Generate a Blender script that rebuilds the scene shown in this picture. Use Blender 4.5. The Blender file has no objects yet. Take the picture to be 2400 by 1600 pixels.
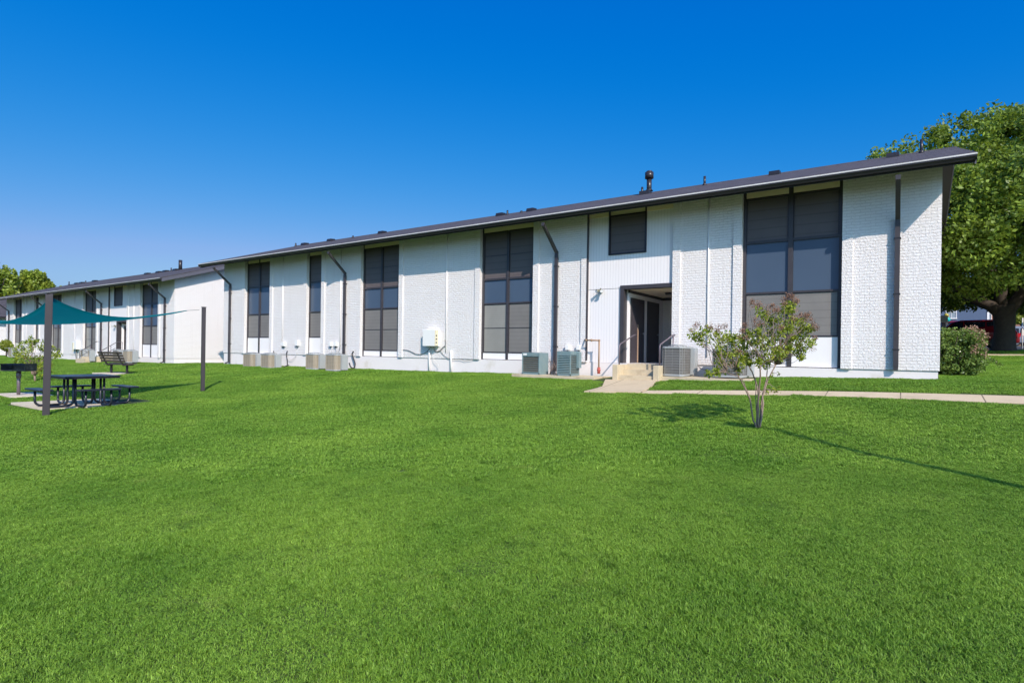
import bpy, bmesh, math, random
import numpy as np
from math import sin, cos, tan, atan, atan2, radians, pi, sqrt
from mathutils import Vector, Matrix, noise as mnoise
random.seed(7); rng = np.random.default_rng(7)
sc = bpy.context.scene
COL = sc.collection

# ------------------------------------------------------------------ survey of the place
FPX = 1335.0; RHO = .0145; HY = 821.6; TH = atan(FPX/1954.)
S_, C_ = sin(TH), cos(TH)
E = 1.65                                     # eye height above the low lawn
def ray(x, y):
    a = x+RHO*(y-800); b = y-RHO*(x-1200)
    l = (a-1200)/FPX; u = (HY-b)/FPX
    return (-S_+l*C_, C_+l*S_, u)
def onY(x, y, Y):
    r = ray(x, y); t = Y/r[1]; return Vector((r[0]*t, Y, E+r[2]*t))
def onX(x, y, X):
    r = ray(x, y); t = X/r[0]; return Vector((X, r[1]*t, E+r[2]*t))
def atD(x, y, d):
    r = ray(x, y); return Vector((r[0]*d, r[1]*d, E+r[2]*d))
FY = 17.36                                   # facade plane of the near building
J = E-.348                                   # its ground floor level
BX = [-90, -70, -50, -37.6, -31.7, -16, -7.9, -2.9, .8, 6, 60]
BZ = [-1.3, -1.25, -1.2, -1.12, -.99, -.9, -.81, -.63, -.55, -.5, -.5]
GY = [-50, 3, 6, 9.5, 10.4, 14.2, 15.8, 17.36]
GV = [0, 0, .1, .28, .37, .72, .93, 1.0]
def pl(x, xs, ys):
    if x <= xs[0]: return ys[0]
    for i in range(len(xs)-1):
        if x <= xs[i+1]:
            t = (x-xs[i])/(xs[i+1]-xs[i]); return ys[i]+(ys[i+1]-ys[i])*t
    return ys[-1]
def T(x, y):
    b = pl(x, BX, BZ); L = -1.65
    z = L+(b-L)*pl(y, GY, GV)
    if y > 17.36:
        k = min(1, max(0, (x+6)/6.0))
        rise = .05*(min(y, 33.5)-17.36)+.022*(min(max(y, 33.5), 80)-33.5)
        z = b+k*rise
    return E+z+.012*sin(x*.9+y*.4)*cos(y*1.1-x*.3)*(1 if y < 15 else 0)
def hit(x, y):
    r = ray(x, y); t = .5
    while t < 400:
        if E+r[2]*t < T(r[0]*t, r[1]*t): break
        t += .02
    return Vector((r[0]*t, r[1]*t, T(r[0]*t, r[1]*t)))
SUN = Vector((1.31, -1.0, 1.22)).normalized()

# ------------------------------------------------------------------ materials
def nt(name):
    m = bpy.data.materials.new(name); m.use_nodes = True
    n = m.node_tree; b = n.nodes['Principled BSDF']
    return m, n, b
def node(n, t, **kw):
    x = n.nodes.new(t)
    for k, v in kw.items():
        if k in x.inputs.keys(): x.inputs[k].default_value = v
        else: setattr(x, k, v)
    return x
def mix(n, fac, a, b, mode='MIX'):
    x = n.nodes.new('ShaderNodeMix'); x.data_type = 'RGBA'; x.blend_type = mode
    for s, v in ((0, fac), (6, a), (7, b)):
        if isinstance(v, (int, float)): x.inputs[s].default_value = v
        elif isinstance(v, tuple): x.inputs[s].default_value = (*v, 1) if len(v) == 3 else v
        else: n.links.new(v, x.inputs[s])
    return x.outputs[2]
def ramp(n, src, p0, p1, c0=(0, 0, 0), c1=(1, 1, 1)):
    r = n.nodes.new('ShaderNodeValToRGB'); n.links.new(src, r.inputs[0])
    r.color_ramp.elements[0].position = p0; r.color_ramp.elements[1].position = p1
    r.color_ramp.elements[0].color = (*c0, 1); r.color_ramp.elements[1].color = (*c1, 1)
    return r.outputs[0]
def noisen(n, vec, scale, detail=4, rough=.55):
    x = node(n, 'ShaderNodeTexNoise', Scale=scale, Detail=detail, Roughness=rough)
    if vec: n.links.new(vec, x.inputs['Vector'])
    return x.outputs['Fac']
def pos(n): return n.nodes.new('ShaderNodeNewGeometry').outputs['Position']
def simple(name, col, rough=.5, metal=0, var=.15, scale=6, bump=0, spec=.5, dirt=None, dscale=2.0, dl=.5, dh=.7):
    m, n, b = nt(name); p = pos(n)
    f = noisen(n, p, scale)
    c = mix(n, f, tuple(v*(1-var) for v in col), tuple(min(1, v*(1+var)) for v in col))
    if dirt:
        c = mix(n, ramp(n, noisen(n, p, dscale, 6, .65), dl, dh), c, dirt)
    n.links.new(c, b.inputs['Base Color'])
    b.inputs['Roughness'].default_value = rough; b.inputs['Metallic'].default_value = metal
    b.inputs['Specular IOR Level'].default_value = spec
    if bump:
        bp = node(n, 'ShaderNodeBump', Strength=.6, Distance=bump)
        n.links.new(noisen(n, p, scale*12, 5, .6), bp.inputs['Height']); n.links.new(bp.outputs[0], b.inputs['Normal'])
    return m
def brick_mat(name, base=(.875, .84, .83)):
    m, n, b = nt(name); p = pos(n)
    sp = n.nodes.new('ShaderNodeSeparateXYZ'); n.links.new(p, sp.inputs[0])
    ad = node(n, 'ShaderNodeMath', operation='ADD'); n.links.new(sp.outputs[0], ad.inputs[0]); n.links.new(sp.outputs[1], ad.inputs[1])
    cb = n.nodes.new('ShaderNodeCombineXYZ'); n.links.new(ad.outputs[0], cb.inputs[0]); n.links.new(sp.outputs[2], cb.inputs[1])
    # wobble so the courses are hand laid
    w = node(n, 'ShaderNodeTexNoise', Scale=7.0, Detail=2.0); n.links.new(p, w.inputs['Vector'])
    wm = node(n, 'ShaderNodeVectorMath', operation='SCALE'); n.links.new(w.outputs['Color'], wm.inputs[0]); wm.inputs['Scale'].default_value = .022
    wa = node(n, 'ShaderNodeVectorMath', operation='ADD'); n.links.new(cb.outputs[0], wa.inputs[0]); n.links.new(wm.outputs[0], wa.inputs[1])
    br = n.nodes.new('ShaderNodeTexBrick'); n.links.new(wa.outputs[0], br.inputs['Vector'])
    br.inputs['Scale'].default_value = 1; br.inputs['Brick Width'].default_value = .23
    br.inputs['Row Height'].default_value = .077; br.inputs['Mortar Size'].default_value = .007
    br.inputs['Mortar Smooth'].default_value = .35
    br.inputs['Color1'].default_value = (.2, .2, .2, 1); br.inputs['Color2'].default_value = (.9, .9, .9, 1); br.inputs['Mortar'].default_value = (0, 0, 0, 1)
    big = noisen(n, p, .9, 5, .6)
    c = mix(n, big, tuple(v*.93 for v in base), base)
    c = mix(n, br.outputs['Fac'], c, tuple(v*.88 for v in base))
    pits = ramp(n, noisen(n, p, 26, 3, .7), .62, .80)
    c = mix(n, pits, c, tuple(v*.72 for v in base))
    mp_ = n.nodes.new('ShaderNodeMapping'); mp_.inputs['Scale'].default_value = (5.0, 5.0, .22); n.links.new(p, mp_.inputs[0])
    st = ramp(n, noisen(n, mp_.outputs[0], 1.0, 5, .65), .56, .80)
    c = mix(n, st, c, tuple(v*q for v, q in zip(base, (.86, .855, .84))))
    n.links.new(c, b.inputs['Base Color'])
    b.inputs['Roughness'].default_value = .62
    h1 = node(n, 'ShaderNodeMath', operation='MULTIPLY'); n.links.new(br.outputs['Fac'], h1.inputs[0]); h1.inputs[1].default_value = -1.0
    h2 = node(n, 'ShaderNodeMath', operation='MULTIPLY'); n.links.new(noisen(n, p, 19, 6, .7), h2.inputs[0]); h2.inputs[1].default_value = 2.3
    h3 = node(n, 'ShaderNodeMath', operation='ADD'); n.links.new(h1.outputs[0], h3.inputs[0]); n.links.new(h2.outputs[0], h3.inputs[1])
    tone = node(n, 'ShaderNodeMath', operation='MULTIPLY'); n.links.new(br.outputs['Color'], tone.inputs[0]); tone.inputs[1].default_value = .5
    h4 = node(n, 'ShaderNodeMath', operation='ADD'); n.links.new(h3.outputs[0], h4.inputs[0]); n.links.new(tone.outputs[0], h4.inputs[1])
    bp = node(n, 'ShaderNodeBump', Strength=.85, Distance=.012); n.links.new(h4.outputs[0], bp.inputs['Height'])
    n.links.new(bp.outputs[0], b.inputs['Normal'])
    return m
def siding_mat(name):
    m, n, b = nt(name); p = pos(n)
    w = node(n, 'ShaderNodeTexWave', wave_type='BANDS', bands_direction='X', wave_profile='SIN', Scale=3.1, Distortion=.15)
    n.links.new(p, w.inputs['Vector'])
    g = ramp(n, w.outputs['Fac'], .02, .14)
    base = (.87, .84, .845)
    c = mix(n, noisen(n, p, 1.3, 4), (.82, .79, .80), base)
    c = mix(n, g, tuple(v*.86 for v in base), c)
    n.links.new(c, b.inputs['Base Color']); b.inputs['Roughness'].default_value = .55
    bp = node(n, 'ShaderNodeBump', Strength=.5, Distance=.006); n.links.new(g, bp.inputs['Height']); n.links.new(bp.outputs[0], b.inputs['Normal'])
    return m
def screen_mat(name, col, line, lscale, contrast=.35, rough=.5, off=0.0):
    """insect screen with blinds showing through as horizontal lines"""
    m, n, b = nt(name); p = pos(n)
    w = node(n, 'ShaderNodeTexWave', wave_type='BANDS', bands_direction='Z', wave_profile='SAW', Scale=lscale, Distortion=.25)
    w.inputs['Phase Offset'].default_value = off; w.inputs['Detail Scale'].default_value = .6
    n.links.new(p, w.inputs['Vector'])
    g = ramp(n, w.outputs['Fac'], .0, .16)
    c0 = mix(n, noisen(n, p, 1.6, 4), tuple(v*.82 for v in col), tuple(v*1.12 for v in col))
    c = mix(n, g, tuple(line), c0)
    mm = mix(n, contrast, c0, c)
    n.links.new(mm, b.inputs['Base Color']); b.inputs['Roughness'].default_value = rough
    b.inputs['Specular IOR Level'].default_value = .25
    return m
def shingle_mat():
    m, n, b = nt('roof shingles'); p = pos(n)
    sp = n.nodes.new('ShaderNodeSeparateXYZ'); n.links.new(p, sp.inputs[0])
    cb = n.nodes.new('ShaderNodeCombineXYZ'); n.links.new(sp.outputs[0], cb.inputs[0]); n.links.new(sp.outputs[1], cb.inputs[1])
    br = n.nodes.new('ShaderNodeTexBrick'); n.links.new(cb.outputs[0], br.inputs['Vector'])
    br.inputs['Scale'].default_value = 1; br.inputs['Brick Width'].default_value = .32; br.inputs['Row Height'].default_value = .14
    br.inputs['Mortar Size'].default_value = .008
    br.inputs['Color1'].default_value = (.034, .031, .035, 1); br.inputs['Color2'].default_value = (.10, .084, .083, 1)
    br.inputs['Mortar'].default_value = (.02, .018, .02, 1)
    f = noisen(n, p, 9, 5, .7)
    c = mix(n, f, br.outputs['Color'], (.072, .064, .072)); 
    n.links.new(c, b.inputs['Base Color']); b.inputs['Roughness'].default_value = .85
    bp = node(n, 'ShaderNodeBump', Strength=.7, Distance=.012); n.links.new(br.outputs['Fac'], bp.inputs['Height']); bp.invert = True
    n.links.new(bp.outputs[0], b.inputs['Normal'])
    return m
def leaf_mat(name, c0, c1, c2=None, trans=.35, rough=.45, pscale=1.2):
    m, n, b = nt(name); g = n.nodes.new('ShaderNodeNewGeometry')
    r = g.outputs['Random Per Island']
    c = mix(n, r, c0, c1)
    if c2: c = mix(n, ramp(n, noisen(n, g.outputs['Position'], pscale, 2), .45, .65), c, c2)
    n.links.new(c, b.inputs['Base Color']); b.inputs['Roughness'].default_value = rough
    b.inputs['Specular IOR Level'].default_value = .35
    tr = n.nodes.new('ShaderNodeBsdfTranslucent'); n.links.new(mix(n, .5, c, (c1[0]*1.3, c1[1]*1.25, c1[2]*.8)), tr.inputs[0])
    ms = n.nodes.new('ShaderNodeMixShader'); ms.inputs[0].default_value = trans
    n.links.new(b.outputs[0], ms.inputs[1]); n.links.new(tr.outputs[0], ms.inputs[2])
    n.links.new(ms.outputs[0], n.nodes['Material Output'].inputs[0])
    return m

M = {}
M['brick'] = brick_mat('white painted brick')
M['siding'] = siding_mat('white grooved siding')
M['white'] = simple('white paint', (.87, .84, .835), .5, var=.04, scale=2)
M['cream'] = simple('cream header paint', (.95, .78, .55), .5, var=.04, scale=2)
M['found'] = simple('white painted foundation', (.80, .755, .745), .7, var=.06, scale=1.5, bump=.004, dirt=(.60, .55, .45), dscale=1.1, dl=.55, dh=.8)
M['trim'] = simple('dark bronze trim', (.050, .045, .051), .42, var=.25, scale=5)
M['black'] = simple('black painted metal', (.022, .020, .024), .35, var=.3, scale=4)
M['gutter'] = simple('dark gutter metal', (.030, .027, .031), .32, var=.2, scale=2)
M['lip'] = simple('sun glint gutter lip', (.66, .64, .61), .38, metal=.1, var=.35, scale=1.2)  # pale colour paints in the sun glint along the dark gutter's lip
M['soffit'] = simple('dark soffit', (.028, .024, .026), .6, var=.2)
M['rake'] = simple('grey rake board', (.10, .10, .125), .55, var=.1)
M['shingle'] = shingle_mat()
M['screen'] = screen_mat('window screen', (.205, .195, .188), (.10, .095, .09), 2.15, .45)
M['screen2'] = screen_mat('window screen with bent blinds', (.225, .213, .203), (.11, .105, .10), 1.5, .45, off=2.0)
M['screen_dark'] = screen_mat('dark upper window screen', (.135, .115, .118), (.06, .05, .05), 1.2, .5)
M['blind'] = screen_mat('pale slatted blinds behind glass', (.29, .285, .265), (.11, .11, .105), 4.2, .75, .2)
m, n, b = nt('blue grey spandrel glass'); p = pos(n)
n.links.new(mix(n, noisen(n, p, .7, 2), (.055, .085, .135), (.075, .11, .165)), b.inputs['Base Color'])
b.inputs['Roughness'].default_value = .28; M['span'] = m
M['door'] = simple('dark door paint', (.060, .052, .062), .45, var=.2, scale=3)
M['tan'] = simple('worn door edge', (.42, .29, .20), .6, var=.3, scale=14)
M['conc'] = simple('tan concrete', (.56, .47, .325), .85, var=.14, scale=5, bump=.004, dirt=(.30, .23, .15), dscale=3, dl=.52, dh=.85)
M['path'] = simple('pale concrete path', (.50, .41, .285), .85, var=.16, scale=3.5, bump=.004, dirt=(.29, .23, .16), dscale=2, dl=.5, dh=.8)
def path_mat():
    m, n, b = nt('pale concrete path'); p = pos(n)
    br = n.nodes.new('ShaderNodeTexBrick'); br.offset = 0; n.links.new(p, br.inputs['Vector']); br.inputs['Scale'].default_value = 1
    br.inputs['Brick Width'].default_value = 1.35; br.inputs['Row Height'].default_value = 80; br.inputs['Mortar Size'].default_value = .012
    br.inputs['Color1'].default_value = (.58, .47, .31, 1); br.inputs['Color2'].default_value = (.66, .54, .37, 1); br.inputs['Mortar'].default_value = (.14, .11, .07, 1)
    c = mix(n, ramp(n, noisen(n, p, 2.2, 6, .65), .5, .8), br.outputs['Color'], (.44, .35, .23))
    c = mix(n, ramp(n, noisen(n, p, 40, 3, .7), .5, .75), c, (.50, .40, .27))
    n.links.new(c, b.inputs['Base Color']); b.inputs['Roughness'].default_value = .88
    bp = node(n, 'ShaderNodeBump', Strength=.6, Distance=.004); n.links.new(noisen(n, p, 50, 5, .6), bp.inputs['Height']); n.links.new(bp.outputs[0], b.inputs['Normal'])
    return m
M['path'] = path_mat()
M['pad'] = simple('light concrete slab', (.62, .54, .42), .85, var=.10, scale=3, bump=.003, dirt=(.33, .29, .23), dscale=2.5, dl=.55, dh=.85)
M['rail'] = simple('grey mauve handrail', (.16, .13, .15), .4, var=.2, metal=.2)
M['acgrey'] = simple('grey coil fins', (.155, .150, .145), .55, var=.25, scale=3, metal=.2)
M['acwire'] = simple('pale grille wire', (.30, .30, .295), .45, var=.1, metal=.2)
M['acframe'] = simple('grey cabinet paint', (.34, .36, .37), .45, var=.1)
M['acbeige'] = simple('beige coil fins', (.30, .255, .195), .6, var=.2, scale=3)
M['acbwire'] = simple('beige grille wire', (.40, .35, .28), .5, var=.1)
M['acgreen'] = simple('weathered blue green cabinet', (.17, .25, .27), .5, var=.18, scale=4, dirt=(.24, .27, .25), dscale=4, dl=.5, dh=.8)
M['acrust'] = simple('rusty coil', (.17, .12, .085), .8, var=.5, scale=7, dirt=(.36, .19, .05), dscale=9, dl=.62, dh=.75)
M['plastic'] = simple('white plastic box', (.82, .82, .80), .4, var=.03)
M['yellowed'] = simple('yellowed plastic', (.66, .61, .45), .5, var=.15)
M['cable'] = simple('grey cable', (.24, .23, .23), .5)
M['wcable'] = simple('white cable', (.62, .62, .60), .5)
M['insul'] = simple('black pipe insulation', (.05, .045, .05), .8, var=.3)
M['gas'] = simple('rusty tan gas pipe', (.34, .21, .12), .55, var=.35, scale=15)
M['valve'] = simple('red valve', (.40, .08, .06), .5, var=.3, scale=20)
M['brass'] = simple('brass light fixture', (.28, .27, .20), .4, metal=.4, var=.25, scale=20)
M['table'] = simple('dark navy coated steel', (.018, .021, .034), .33, var=.3, scale=8)
M['grill'] = simple('burnt steel', (.06, .052, .046), .6, var=.5, scale=8, dirt=(.16, .14, .12), dscale=6)
M['post'] = simple('dark brown steel post', (.042, .034, .040), .45, var=.15, scale=3)
M['bwood'] = simple('dark bench slat', (.085, .07, .062), .5, var=.25, scale=5)
m, n, b = nt('teal shade cloth'); p = pos(n)
tc = mix(n, noisen(n, p, 3, 3), (.0, .26, .30), (.002, .34, .39)); n.links.new(tc, b.inputs['Base Color']); b.inputs['Roughness'].default_value = .7
tr = n.nodes.new('ShaderNodeBsdfTranslucent'); tr.inputs[0].default_value = (.0, .50, .56, 1)
ms = n.nodes.new('ShaderNodeMixShader'); ms.inputs[0].default_value = .6
n.links.new(b.outputs[0], ms.inputs[1]); n.links.new(tr.outputs[0], ms.inputs[2]); n.links.new(ms.outputs[0], n.nodes['Material Output'].inputs[0]); M['sail'] = m
M['bark'] = simple('grey brown bark', (.058, .046, .037), .9, var=.4, scale=8, bump=.03)
M['mbark'] = simple('smooth tan bark', (.25, .18, .14), .7, var=.45, scale=16)
M['leaf'] = leaf_mat('broadleaf foliage', (.06, .11, .016), (.30, .42, .055), (.13, .19, .027), .32)
M['leaf_l'] = leaf_mat('yellow green foliage', (.10, .17, .02), (.38, .46, .06), (.24, .28, .04), .35, pscale=.35)
M['mleaf'] = leaf_mat('myrtle leaf', (.09, .16, .018), (.40, .45, .05), None, .35)
M['seed'] = leaf_mat('brown seed heads', (.16, .08, .05), (.38, .22, .15), None, .2, .8)
M['hleaf'] = leaf_mat('hedge leaf', (.06, .12, .025), (.24, .34, .08), None, .28, .3)
M['pink'] = leaf_mat('faded pink blossom', (.22, .13, .09), (.58, .36, .28), None, .3, .6)
M['red'] = simple('dark red car paint', (.17, .006, .010), .22, var=.1)
M['maroon'] = simple('maroon car paint', (.16, .012, .03), .22, var=.1)
M['blue'] = simple('blue car paint', (.01, .10, .42), .22, var=.1)
M['silver'] = simple('blue grey car paint', (.20, .24, .32), .3, var=.1)
M['glass'] = simple('dark car glass', (.012, .013, .018), .08, var=.1, spec=.8)
M['tyre'] = simple('tyre rubber', (.02, .02, .02), .8)
M['rim'] = simple('alloy rim', (.35, .35, .37), .3, metal=.7)
M['lamp_red'] = simple('red tail lamp', (.55, .01, .02), .2)
M['lampglass'] = simple('clear lamp glass', (.7, .7, .7), .2)
M['asphalt'] = simple('asphalt', (.055, .054, .055), .9, var=.2, scale=2, bump=.004)
M['redbrick'] = simple('red brown brick', (.28, .14, .10), .85, var=.25, scale=6)
M['bluewall'] = simple('slate blue wall', (.09, .13, .22), .7, var=.08)
M['teal'] = simple('teal balloon skin', (.0, .42, .42), .25, var=.05)
M['olive'] = simple('yellow balloon skin', (.42, .36, .03), .3, var=.05)
M['paleglass'] = simple('pale window glass', (.30, .35, .40), .15, var=.2)

# grass and soil
def grass_mat():
    m, n, b = nt('lawn blades'); g = n.nodes.new('ShaderNodeNewGeometry'); p = g.outputs['Position']
    c = mix(n, g.outputs['Random Per Island'], (.035, .105, .008), (.41, .66, .09))
    big = ramp(n, noisen(n, p, .55, 5, .6), .36, .66)
    c = mix(n, big, mix(n, .5, c, (.10, .255, .018)), mix(n, .35, c, (.35, .54, .065)))
    dry = ramp(n, noisen(n, p, 2.3, 4, .7), .60, .80)
    c = mix(n, dry, c, mix(n, .5, c, (.42, .50, .12)))
    dk_ = ramp(n, noisen(n, p, 3.6, 3, .6), .56, .70)
    c = mix(n, dk_, c, mix(n, .4, c, (.06, .15, .012)))
    n.links.new(c, b.inputs['Base Color']); b.inputs['Roughness'].default_value = .5; b.inputs['Specular IOR Level'].default_value = .3
    tr = n.nodes.new('ShaderNodeBsdfTranslucent'); n.links.new(c, tr.inputs[0])
    ms = n.nodes.new('ShaderNodeMixShader'); ms.inputs[0].default_value = .38
    n.links.new(b.outputs[0], ms.inputs[1]); n.links.new(tr.outputs[0], ms.inputs[2])
    n.links.new(ms.outputs[0], n.nodes['Material Output'].inputs[0])
    return m
M['grass'] = grass_mat()
m, n, b = nt('lawn soil'); p = pos(n)
c = mix(n, noisen(n, p, .5, 5), (.05, .085, .014), (.09, .13, .02))
c = mix(n, noisen(n, p, 14, 5, .7), c, (.03, .05, .012))
n.links.new(c, b.inputs['Base Color']); b.inputs['Roughness'].default_value = .9
bp = node(n, 'ShaderNodeBump', Strength=.8, Distance=.03); n.links.new(noisen(n, p, 30, 5, .7), bp.inputs['Height']); n.links.new(bp.outputs[0], b.inputs['Normal'])
M['soil'] = m

# ------------------------------------------------------------------ mesh helpers
class MB:
    def __init__(s): s.v = []; s.f = []; s.sm = []
    def add(s, vs, fs, smooth=False):
        o = len(s.v); s.v += [tuple(v) for v in vs]; s.f += [tuple(i+o for i in f) for f in fs]; s.sm += [smooth]*len(fs); return s
    def box(s, x0, x1, y0, y1, z0, z1):
        return s.add([(x0, y0, z0), (x1, y0, z0), (x1, y1, z0), (x0, y1, z0), (x0, y0, z1), (x1, y0, z1), (x1, y1, z1), (x0, y1, z1)],
              [(0, 3, 2, 1), (4, 5, 6, 7), (0, 1, 5, 4), (1, 2, 6, 5), (2, 3, 7, 6), (3, 0, 4, 7)])
    def prism(s, prof, a0, a1, axis='x', smooth=False):
        """prof: (p,q) polygon; extruded along axis x: (a,p,q); y: (p,a,q); z: (p,q,a)"""
        n = len(prof); k = {'x': lambda a, p: (a, p[0], p[1]), 'y': lambda a, p: (p[0], a, p[1]), 'z': lambda a, p: (p[0], p[1], a)}[axis]
        vs = [k(a0, p) for p in prof]+[k(a1, p) for p in prof]
        o = len(s.v); s.v += vs
        fs = [tuple(range(n))[::-1], tuple(range(n, 2*n))]; s.f += [tuple(i+o for i in f) for f in fs]; s.sm += [False]*2
        side = [(i, (i+1) % n, n+(i+1) % n, n+i) for i in range(n)]
        s.f += [tuple(i+o for i in f) for f in side]; s.sm += [smooth]*n
        return s
    def tube(s, pts, rad, n=8, cap=True):
        pts = [Vector(p) for p in pts]; rs = rad if isinstance(rad, (list, tuple)) else [rad]*len(pts)
        o = len(s.v); prev = None
        for i, p in enumerate(pts):
            d = (pts[min(i+1, len(pts)-1)]-pts[max(i-1, 0)]); d = d.normalized() if d.length > 1e-9 else Vector((0, 0, 1))
            if prev is None:
                a = Vector((0, 0, 1)) if abs(d.z) < .9 else Vector((1, 0, 0)); u = d.cross(a).normalized()
            else:
                u = (prev-d*prev.dot(d)); u = u.normalized() if u.length > 1e-6 else d.orthogonal().normalized()
            prev = u; w = d.cross(u)
            for k in range(n):
                t = 2*pi*k/n; s.v.append(tuple(p+(u*cos(t)+w*sin(t))*rs[i]))
        for i in range(len(pts)-1):
            for k in range(n):
                a = o+i*n+k; b_ = o+i*n+(k+1) % n; s.f.append((a, b_, b_+n, a+n)); s.sm.append(True)
        if cap:
            s.f.append(tuple(o+k for k in range(n))[::-1]); s.sm.append(False)
            e = o+(len(pts)-1)*n; s.f.append(tuple(e+k for k in range(n))); s.sm.append(False)
        return s
    def bar(s, a, b_, w, h, up=(0, 0, 1)):
        a = Vector(a); b_ = Vector(b_); d = (b_-a).normalized(); u = Vector(up); r = d.cross(u)
        if r.length < 1e-4: r = d.cross(Vector((0, 1, 0)))
        r.normalize(); u = r.cross(d)
        vs = [p+r*(sx*w/2)+u*(sz*h/2) for p in (a, b_) for sx, sz in ((-1, -1), (1, -1), (1, 1), (-1, 1))]
        return s.add(vs, [(3, 2, 1, 0), (4, 5, 6, 7), (0, 1, 5, 4), (1, 2, 6, 5), (2, 3, 7, 6), (3, 0, 4, 7)])
    def cyl(s, c, r, z0, z1, n=16, r1=None):
        r1 = r if r1 is None else r1
        return s.tube([(c[0], c[1], z0), (c[0], c[1], z1)], [r, r1], n)
    def ball(s, c, rx, ry, rz, nu=12, nv=8):
        o = len(s.v)
        for j in range(nv+1):
            ph = pi*j/nv
            for i in range(nu):
                t = 2*pi*i/nu; s.v.append((c[0]+rx*sin(ph)*cos(t), c[1]+ry*sin(ph)*sin(t), c[2]+rz*cos(ph)))
        for j in range(nv):
            for i in range(nu):
                a = o+j*nu+i; b_ = o+j*nu+(i+1) % nu; s.f.append((a, a+nu, b_+nu, b_)); s.sm.append(True)
        return s
    def build(s, name, mat, parent=None, loc=None, bevel=0):
        me = bpy.data.meshes.new(name); me.from_pydata(s.v, [], s.f); 
        me.polygons.foreach_set('use_smooth', s.sm); me.validate(); me.update()
        bm = bmesh.new(); bm.from_mesh(me); bmesh.ops.recalc_face_normals(bm, faces=bm.faces); bm.to_mesh(me); bm.free()
        me.materials.append(M[mat] if isinstance(mat, str) else mat)
        o = bpy.data.objects.new(name, me); COL.objects.link(o)
        if parent: o.parent = parent
        if loc is not None: o.location = loc
        if bevel:
            bv = o.modifiers.new('bevel', 'BEVEL'); bv.width = bevel; bv.segments = 2; bv.limit_method = 'ANGLE'
        return o
def tag(o, label=None, cat=None, group=None, kind=None):
    if label: o['label'] = label
    if cat: o['category'] = cat
    if group: o['group'] = group
    if kind: o['kind'] = kind
    return o
def empty(name, loc, label, cat, group=None, rz=0):
    o = bpy.data.objects.new(name, None); COL.objects.link(o); o.location = loc; o.rotation_euler = (0, 0, rz)
    o.empty_display_size = .2
    return tag(o, label, cat, group)
def copy_tree(o, parent=None):
    c = o.copy(); COL.objects.link(c); c.parent = parent
    for ch in list(o.children): copy_tree(ch, c)
    return c

# ------------------------------------------------------------------ camera, world, sun
cam = bpy.data.cameras.new('camera'); co = bpy.data.objects.new('camera', cam); COL.objects.link(co)
Fv = Vector((-S_, C_, 0)); Rv = Vector((C_, S_, 0)); Uv = Vector((0, 0, 1))
Rc = Rv*cos(RHO)+Uv*sin(RHO); Uc = Uv*cos(RHO)-Rv*sin(RHO)
mt = Matrix((( Rc.x, Uc.x, -Fv.x, 0), (Rc.y, Uc.y, -Fv.y, 0), (Rc.z, Uc.z, -Fv.z, E), (0, 0, 0, 1)))
co.matrix_world = mt
cam.sensor_width = 36; cam.sensor_fit = 'HORIZONTAL'; cam.lens = 36*FPX/2400; cam.shift_y = 21.6/2400; cam.clip_end = 2000; cam.clip_start = .05
sc.camera = co
w = bpy.data.worlds.new('World'); sc.world = w; w.use_nodes = True
wn = w.node_tree; bg = wn.nodes['Background']
sky = wn.nodes.new('ShaderNodeTexSky'); sky.sky_type = 'NISHITA'; sky.sun_disc = False
sky.sun_elevation = math.asin(SUN.z); sky.sun_rotation = atan2(SUN.x, SUN.y)
sky.altitude = 200; sky.air_density = 1.0; sky.dust_density = 2.2; sky.ozone_density = 5.0
# grade of the sky: deep saturated blue overhead, paler towards the horizon
sr = wn.nodes.new('ShaderNodeSeparateColor'); cr = wn.nodes.new('ShaderNodeCombineColor'); wn.links.new(sky.outputs[0], sr.inputs[0])
def wm(op, a, b_):
    x = wn.nodes.new('ShaderNodeMath'); x.operation = op
    for i, v in enumerate((a, b_)):
        if isinstance(v, (int, float)): x.inputs[i].default_value = v
        else: wn.links.new(v, x.inputs[i])
    return x.outputs[0]
rr_ = wm('MAXIMUM', wm('SUBTRACT', sr.outputs[0], .85), 0)
wn.links.new(wm('MINIMUM', wm('MULTIPLY', wm('POWER', rr_, 2.0), .45), wm('MULTIPLY', sr.outputs[0], .49)), cr.inputs[0])
wn.links.new(wm('MAXIMUM', wm('MULTIPLY', sr.outputs[1], .532), wm('MULTIPLY', wm('SUBTRACT', sr.outputs[1], 2.0), 1.0)), cr.inputs[1])
wn.links.new(wm('MAXIMUM', wm('MULTIPLY', wm('POWER', sr.outputs[2], .35), 2.17), wm('MULTIPLY', wm('SUBTRACT', sr.outputs[2], 3.5), 1.45)), cr.inputs[2])
wn.links.new(cr.outputs[0], bg.inputs[0]); bg.inputs[1].default_value = .15
sl = bpy.data.lights.new('sun', 'SUN'); sl.energy = 3.75; sl.angle = radians(.5); sl.color = (1, .865, .74)
so = bpy.data.objects.new('sun', sl); COL.objects.link(so); so.rotation_euler = (-SUN).to_track_quat('-Z', 'Y').to_euler(); so.location = (20, -20, 30)
sc.view_settings.view_transform = 'Standard'; sc.view_settings.look = 'None'; sc.view_settings.exposure = 0.45; sc.view_settings.gamma = 1

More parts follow.
